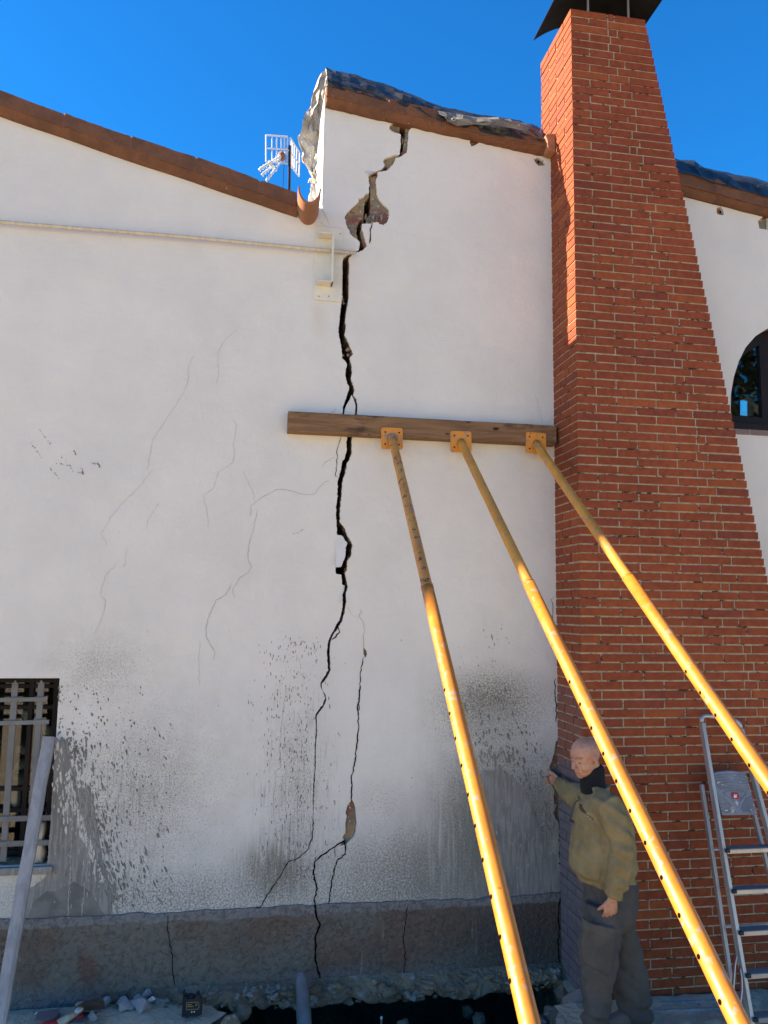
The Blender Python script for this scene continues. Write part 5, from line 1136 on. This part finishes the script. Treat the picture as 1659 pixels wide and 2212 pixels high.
# left arm (towards the camera) hanging, right arm reaching to the wall
SH_L, EL_L, WR_L = pm(1316, 1735, -.19), pm(1345, 1832, -.24), pm(1325, 1930, -.22)
body.tube([SH_L, SH_L.lerp(EL_L, .5), EL_L, EL_L.lerp(WR_L, .5), WR_L, pm(1323, 1946, -.22)], [.05, .046, .040, .036, .028, .026], 14)
SH_R, EL_R, HD_R = pm(1282, 1728, .17), at(1236, 1716, -.34), at(1199, 1684, -.045)
WR_R = EL_R.lerp(HD_R, .80)
body.tube([SH_R, SH_R.lerp(EL_R, .5), EL_R, EL_R.lerp(WR_R, .5), WR_R], [.05, .046, .040, .036, .028], 14)
def hand(m, wrist, dirv, across, palm, curls, sc=1.0, thumb=1, thumb_dir=None):
    """wrist, direction of metacarpals, across = from index side to little finger side, palm = palm normal"""
    d_ = dirv.normalized(); a = across.normalized(); pn = palm.normalized(); L = .090 * sc
    loft(m, [(wrist - d_ * .01, .026 * sc, .019 * sc, a, pn), (wrist + d_ * .02 * sc, .032 * sc, .019 * sc, a, pn), (wrist + d_ * .055 * sc, .041 * sc, .018 * sc, a, pn), (wrist + d_ * L, .041 * sc, .015 * sc, a, pn)], 16)
    for k, (off, ln, rr) in enumerate(((-.030, .074, .0092), (-.010, .082, .0096), (.011, .076, .0092), (.031, .060, .0082))):
        cu = curls[k]; p = wrist + d_ * (L - .012 * sc - abs(off) * .12) + a * off * sc; ang = .25; pts_ = [p]
        for j, f in enumerate((.48, .30, .22)):
            ang += cu * (.9 if j else .55); q_ = (d_ * math.cos(ang) + pn * math.sin(ang)); p = p + q_ * ln * f * sc; pts_.append(p)
        m.tube([pts_[0]] + [pts_[0].lerp(pts_[1], .5)] + pts_[1:], [rr * sc, rr * sc * 1.04, rr * sc, rr * sc * .93, rr * sc * .75], 10)
    b0 = wrist + d_ * .022 * sc - a * .026 * sc; td = thumb_dir or (d_ * .75 - a * .42 + pn * .35); td = td.normalized(); m.tube([b0, b0 + td * .035 * sc, b0 + td * .058 * sc + pn * .006, b0 + td * .078 * sc + pn * .016], [.0125 * sc, .0115 * sc, .0100 * sc, .0078 * sc], 10)
hand(body, pm(1323, 1940, -.22), (pm(1316, 1985, -.19) - pm(1323, 1940, -.22)), EX + EY * .05, EY * .95 + EX * .1, (.42, .36, .40, .50), 1.0)
dR = (HD_R - WR_R).normalized()
hand(body, WR_R, dR, -EZ + dR * .1, -EX * .8 - EZ * .1, (.35, 1.2, 1.3, 1.3), .98)
# legs inside the trousers
body.tube([pm(1312, 1950, -.06), pm(1296, 2060, -.09), pm(1290, 2150, -.10), pm(1290, 2225, -.10)], [.065, .055, .05, .036], 14); body.tube([pm(1335, 1950, .06), pm(1356, 2070, .08), pm(1364, 2140, .08), pm(1372, 2200, .08)], [.065, .055, .05, .036], 14)
def face_push(p, n_):
    q_ = HR.transposed() @ (p - hcn)
    if q_.length > .2: return p
    d_ = 0
    for sgn in (1, -1):
        e = Vector((q_.x - .088, (q_.y - sgn * .031), q_.z - .012)); d_ -= .006 * math.exp(-(e.x ** 2 / .0006 + e.y ** 2 / .00022 + e.z ** 2 / .00006))
        e = Vector((q_.x - .088, (q_.y - sgn * .031), q_.z + .0035)); d_ -= .0030 * math.exp(-(e.x ** 2 / .0006 + e.y ** 2 / .00016 + e.z ** 2 / .000010))
        f = Vector((q_.x - .078, q_.y - sgn * (.026 + (-.040 - q_.z) * .35), 0)); 
        if -.075 < q_.z < -.030: d_ -= .0028 * math.exp(-(f.y ** 2 / .00001 + f.x ** 2 / .0008))
    m_ = Vector((q_.x - .095, q_.y, q_.z + .0635)); d_ -= .005 * math.exp(-(m_.x ** 2 / .0008 + m_.y ** 2 / .0005 + m_.z ** 2 / .000006))
    return p + n_ * d_
def mk_skin():
    t = NT('skin'); c = t.mix(t.ramp(t.noise(16, 4, .6), .35, .65), (0.46, 0.245, 0.165), (0.38, 0.175, 0.115)); c = t.mix(t.ramp(t.noise(60, 3), .6, .75, 0, .3), c, (0.25, 0.11, 0.085))
    # cooler shaved crown and dark brows / lips are laid out in head space
    def hb(f, l, u, r, colr, c, w=1.0):
        P_ = H(f, l, u); v = t.vm('DISTANCE', t.P, tuple(P_)); return t.mix(t.math('MULTIPLY', t.ramp(v, r, r * .4), w), c, colr)
    for sg in (1, -1):
        for k in range(4): c = hb(.086 - .006 * k, sg * (.016 + .010 * k), .024 + .002 * math.sin(k), .0105, (0.15, 0.085, 0.065), c, .62)
        for k in range(3): c = hb(.088 - .004 * k, sg * (.022 + .008 * k), -.003, .0085, (0.11, 0.055, 0.045), c, .75)
    for k in (-1, 0, 1): c = hb(.093, k * .014, -.0635, .0085, (0.26, 0.085, 0.075), c, .7)
    c = hb(.07, .0, -.088, .035, (0.33, 0.21, 0.18), c, .5); c = hb(.107, 0, -.032, .018, (0.46, 0.19, 0.15), c, .5)
    t.b.inputs['Subsurface Weight'].default_value = .12; t.b.inputs['Subsurface Radius'].default_value = (.01, .004, .002)
    return t.done(c, .5, 0, t.bump(t.noise(150, 3), .25, .0015), .4)
organic(body, 'body', mk_skin(), man, .0042, 2, face_push)
# jacket
jk = MB(); S = []
for y, xl, xr, hy in ((1712, 1262, 1322, .10), (1726, 1252, 1338, .17), (1745, 1247, 1349, .195), (1775, 1245, 1355, .20), (1805, 1241, 1359, .20), (1835, 1237, 1362, .20), (1862, 1237, 1364, .195), (1885, 1243, 1364, .185), (1899, 1250, 1362, .175)):
    a, b = pm(xl, y), pm(xr, y); S.append(((a + b) / 2, (b - a).length / 2, hy, EX, EY))
loft(jk, S, 32)
jk.tube([pm(1300, 1738, -.12), SH_L + Vector((0, .01, -.015)), SH_L.lerp(EL_L, .5), EL_L, EL_L.lerp(WR_L, .45), EL_L.lerp(WR_L, .8), WR_L], [.080, .085, .077, .070, .066, .060, .050], 20)
jk.tube([WR_L + Vector((.001, 0, .02)), WR_L + Vector((0, 0, -.028))], [.044, .040], 18)
jk.tube([pm(1292, 1738, .10), SH_R, SH_R.lerp(EL_R, .5), EL_R, EL_R.lerp(HD_R, .35), EL_R.lerp(HD_R, .72)], [.085, .085, .077, .068, .060, .050], 20)
# collar
for k in range(1):
    loft(jk, [(nk + Vector((.012, 0, -.045)), .090, .095, EX, EY), (nk + Vector((.012, 0, -.01)), .080, .082, EX, EY), (nk + Vector((.018, 0, .012)), .074, .078, EX, EY)], 24)
loft(jk, [(pm(1306, 1892), .228, .176, EX, EY), (pm(1306, 1903), .222, .172, EX, EY)], 32) if False else None
def seg_d(p, a, b): 
    ab = b - a; t_ = max(0, min(1, (p - a).dot(ab) / ab.length_squared)); return (p - a - ab * t_).length, t_
def wrinkle(p, n_):
    d1, t1 = seg_d(p, SH_L, EL_L); d2, t2 = seg_d(p, EL_L, WR_L); w = 0
    if min(d1, d2) < .10:
        ph = nz(p, 5, 3) * 3; w += .0075 * math.sin((p.z * 62 + (p.x) * 26) + ph) * math.exp(-((p - EL_L).length / .17) ** 2) + .007 * math.sin(p.z * 95 + p.x * 30 + ph) * math.exp(-((p - WR_L - Vector((0, 0, .04))).length / .08) ** 2)
    w += .010 * nz((p.x * 1.2, p.y, p.z * .45), 9, 2) + .005 * nz((p.x, p.y, p.z * .8), 22, 5) + .004 * (abs(nz((p.x + p.z * .4, p.y, p.z), 12, 8)) * 2 - .5) + .0035 * math.sin(p.z * 70 + p.x * 55 + 4 * nz(p, 4, 6))
    zb_ = pm(1306, 1890).z
    if abs(p.y - YM) < .25 and d2 > .09: w += .008 * math.exp(-((p.z - zb_ - .055) / .03) ** 2) - .010 * math.exp(-((p.z - zb_ - .005) / .014) ** 2)
    return p + n_ * w
jmat = NT('khaki_cotton'); jc = jmat.mix(jmat.ramp(jmat.noise(6, 4, .6), .35, .65), (0.230, 0.182, 0.096), (0.178, 0.140, 0.072)); jc = jmat.mix(jmat.ramp(jmat.noise(14, 4, .6), .60, .72, 0, .6), jc, (0.15, 0.108, 0.060))
jn = jmat.bump(jmat.noise(16, 4, .6, None, .8), .7, .012); jn = jmat.bump(jmat.noise(260, 2), .3, .001, jn); KH = jmat.done(jc, .9, 0, jn, .15)
jko = organic(jk, 'jacket', KH, man, .0065, 2, wrinkle)
# chest and seam details lying on the jacket
ga = MB(); loft(ga, [(nk + Vector((-.045, -.02, -.085)), .020, .030, EX, EY), (nk + Vector((-.030, -.01, -.055)), .046, .060, EX, EY), (nk + Vector((-.004, 0, -.02)), .072, .078, EX, EY), (H(-.026, 0, -.085), .071, .070, EX + EZ * .2, EY), (H(-.012, 0, -.074), .063, .064, EX + EZ * .4, EY)], 26)
organic(ga, 'neck_gaiter', simple('black_fleece', (0.008, 0.008, 0.010), (0.005, 0.005, 0.006), 9, .95, bump=.4), man, .006, 2)
# trousers
tr = MB()
def leg(m, rows, dy):
    L_ = []
    for y, xl, xr, hy in rows:
        a, b = pm(xl, y, dy), pm(xr, y, dy); L_.append(((a + b) / 2, (b - a).length / 2, hy, EX, EY))
    loft(m, L_, 26)
leg(tr, ((1888, 1262, 1366, .155), (1915, 1266, 1370, .165), (1945, 1268, 1368, .17), (1975, 1268, 1364, .165), (2000, 1275, 1355, .14)), 0)
leg(tr, ((1950, 1266, 1350, .09), (2000, 1263, 1342, .098), (2050, 1256, 1336, .10), (2100, 1256, 1328, .088), (2150, 1260, 1318, .078), (2190, 1262, 1312, .070), (2226, 1258, 1314, .072)), -.09)
leg(tr, ((1950, 1290, 1364, .09), (2000, 1305, 1368, .095), (2050, 1322, 1382, .09), (2100, 1328, 1392, .082), (2150, 1331, 1399, .076), (2185, 1335, 1402, .074), (2205, 1334, 1407, .076)), .08)
# cargo pocket on the near thigh
m2 = pm(1294, 2040, -.185)
def quadbox(m, ps, th):
    n_ = len(ps); m.add(ps + [p + Vector((0, th, 0)) for p in ps], [tuple(range(n_)), tuple(range(2 * n_ - 1, n_ - 1, -1))] + [(i, (i + 1) % n_, (i + 1) % n_ + n_, i + n_) for i in range(n_)])
pk = [pm(1268, 1992, -.205), pm(1329, 2010, -.205), pm(1322, 2104, -.20), pm(1312, 2105, -.20), pm(1260, 2080, -.20), pm(1257, 2040, -.205)]
quadbox(tr, pk, .06); quadbox(tr, [pm(1267, 1990, -.215), pm(1330, 2008, -.215), pm(1327, 2030, -.215), pm(1263, 2012, -.215)], .06)
def twr(p, n_):
    lowz = max(0, min(1, (.45 - p.z) / .35)); w = .011 * nz((p.x * 1.5, p.y, p.z * .6), 8, 12) + .007 * nz(p, 20, 4) + .008 * (abs(nz((p.x + p.z * .5, p.y, p.z), 10, 8)) * 2 - .4)
    w += lowz * (.009 * math.sin(p.z * 75 + p.x * 25 + 3 * nz(p, 6, 2))) * max(0, min(1, (.28 - p.z) / .15)); return p + n_ * w
tm = NT('grey_work_cloth'); tc = tm.mix(tm.ramp(tm.noise(5, 4, .6), .35, .65), (0.088, 0.083, 0.076), (0.064, 0.061, 0.058)); tc = tm.mix(tm.ramp(tm.noise(13, 4, .6), .6, .75, 0, .5), tc, (0.078, 0.072, 0.064))
organic(tr, 'trousers', tm.done(tc, .92, 0, tm.bump(tm.noise(18, 4, .6, None, .7), .7, .010), .15), man, .0065, 2, twr)
for dy, x0, x1, y, nm in ((.06, 1302, 1392, 2206, 0), (-.10, 1226, 1312, 2236, 1)):
    a, b = pm(x0, y, dy), pm(x1, y, dy); a.z = b.z = .012; so = MB(); L_ = b - a; c0 = a
    loft(so, [(a + L_ * u + EZ * (h / 2 + .004), .001 + wd, h / 2, EY, EZ) for u, wd, h in ((0, .022, .028), (.08, .038, .045), (.25, .046, .058), (.45, .043, .080), (.65, .040, .105), (.85, .040, .11), (.97, .034, .10), (1.0, .025, .08))], 20)
    organic(so, 'shoe', simple('dusty_grey_suede', (0.10, 0.10, 0.105), (0.14, 0.115, 0.09), 16, .9, bump=.5), man, .005, 2)
# spectacles hanging on the chest, knife in the pocket
Gs = crop(2150, 2900, 5.53); sc_ = thing('spectacles', 'dark spectacles hanging by one arm from the jacket front', 'spectacles', pm(1240, 1760))
m = MB(); m.tube([pm(*Gs([p])[0], -.10) for p in ((700, 1290), (725, 1380), (660, 1410), (615, 1480), (590, 1600), (550, 1720), (505, 1820))], .0035, 6); m.build('arm', navy, sc_, smooth=True)
m = MB(); m.tube([pm(*Gs([p])[0], -.10) for p in ((505, 1820), (525, 1850), (580, 1860), (622, 1885), (600, 1850), (530, 1800))], .0038, 6, closed=True); m.build('frame', navy, sc_, smooth=True)
kn = thing('pocket_knife', 'dark red handled knife clipped in the chest pocket of the jacket', 'knife', pm(1290, 1785))
m = MB(); m.tube([pm(*Gs([p])[0], -.205) for p in ((760, 1480), (750, 1540), (800, 1610), (860, 1660))], [.008, .010, .009, .006], 8); m.build('handle', simple('dark_red_handle', (0.035, 0.010, 0.012), (0.02, 0.008, 0.01)), kn, smooth=True)
m = MB(); m.tube([pm(*Gs([p])[0], -.208) for p in ((860, 1660), (905, 1690), (925, 1740))], .003, 6); m.build('clip', M['whitepaint'], kn, smooth=True)

# placket, collar edge, pocket slit and cuff seams on the jacket
def on_line(name, pp_, w, mat, dy=-.2):
    m = MB(); m.tube(pp_, w, 6); return m.build(name, mat, man, smooth=True)
seam = simple('jacket_seam', (0.085, 0.064, 0.034), (0.06, 0.045, 0.025))
S2 = crop(2100, 2800, 2.765)
m = MB(); m.tube([pm(*S2([p])[0], -.212) for p in ((500, 1010), (530, 1070), (590, 1130), (640, 1165), (650, 1190))], .003, 6); m.build('pocket_slit', seam, jko, smooth=True)
# ------------------------------------------------------------------ tree behind the photographer, mirrored in the arched window
tree = thing('tree', 'dark leafy tree with bare pale limbs seen mirrored in the arched window', 'tree', (9.2, -11.5, 0))
m = MB(); r = random.Random(4); T0 = Vector((9.2, -11.5, 0)); m.tube([T0, T0 + Vector((.1, 0, 2)), T0 + Vector((-.1, .1, 4)), T0 + Vector((.2, 0, 6.5))], [.3, .24, .18, .08], 10); m.build('trunk', M['pvc'], tree, smooth=True)
for k in range(9):
    a_ = r.uniform(0, 6.28); z_ = r.uniform(2.8, 6); b_ = T0 + Vector((0, 0, z_)); e_ = b_ + Vector((math.cos(a_) * 3, math.sin(a_) * 3, r.uniform(.6, 2))); m = MB(); m.tube([b_, b_.lerp(e_, .5) + Vector((0, 0, .3)), e_], [.11, .07, .03], 8); m.build('limb', M['pipe'], tree, smooth=True)
m = MB()
for k in range(9000):
    v = Vector((r.gauss(0, 1), r.gauss(0, 1), r.gauss(0, 1))).normalized() * (r.random() ** .4); c_ = T0 + Vector((v.x * 4.2, v.y * 3.4, 7.2 + v.z * 4.4)); s_ = r.uniform(.10, .22); a = Vector((r.gauss(0, 1), r.gauss(0, 1), r.gauss(0, 1))).normalized(); b_ = a.orthogonal().normalized()
    if nz(c_, .9, 3) < -.16: continue
    m.add([c_ - a * s_, c_ + b_ * s_ * .5, c_ + a * s_, c_ - b_ * s_ * .5], [(0, 1, 2, 3)])
m.build('crown', simple('dark_foliage', (0.035, 0.055, 0.025), (0.02, 0.035, 0.018)), tree, fix=False)
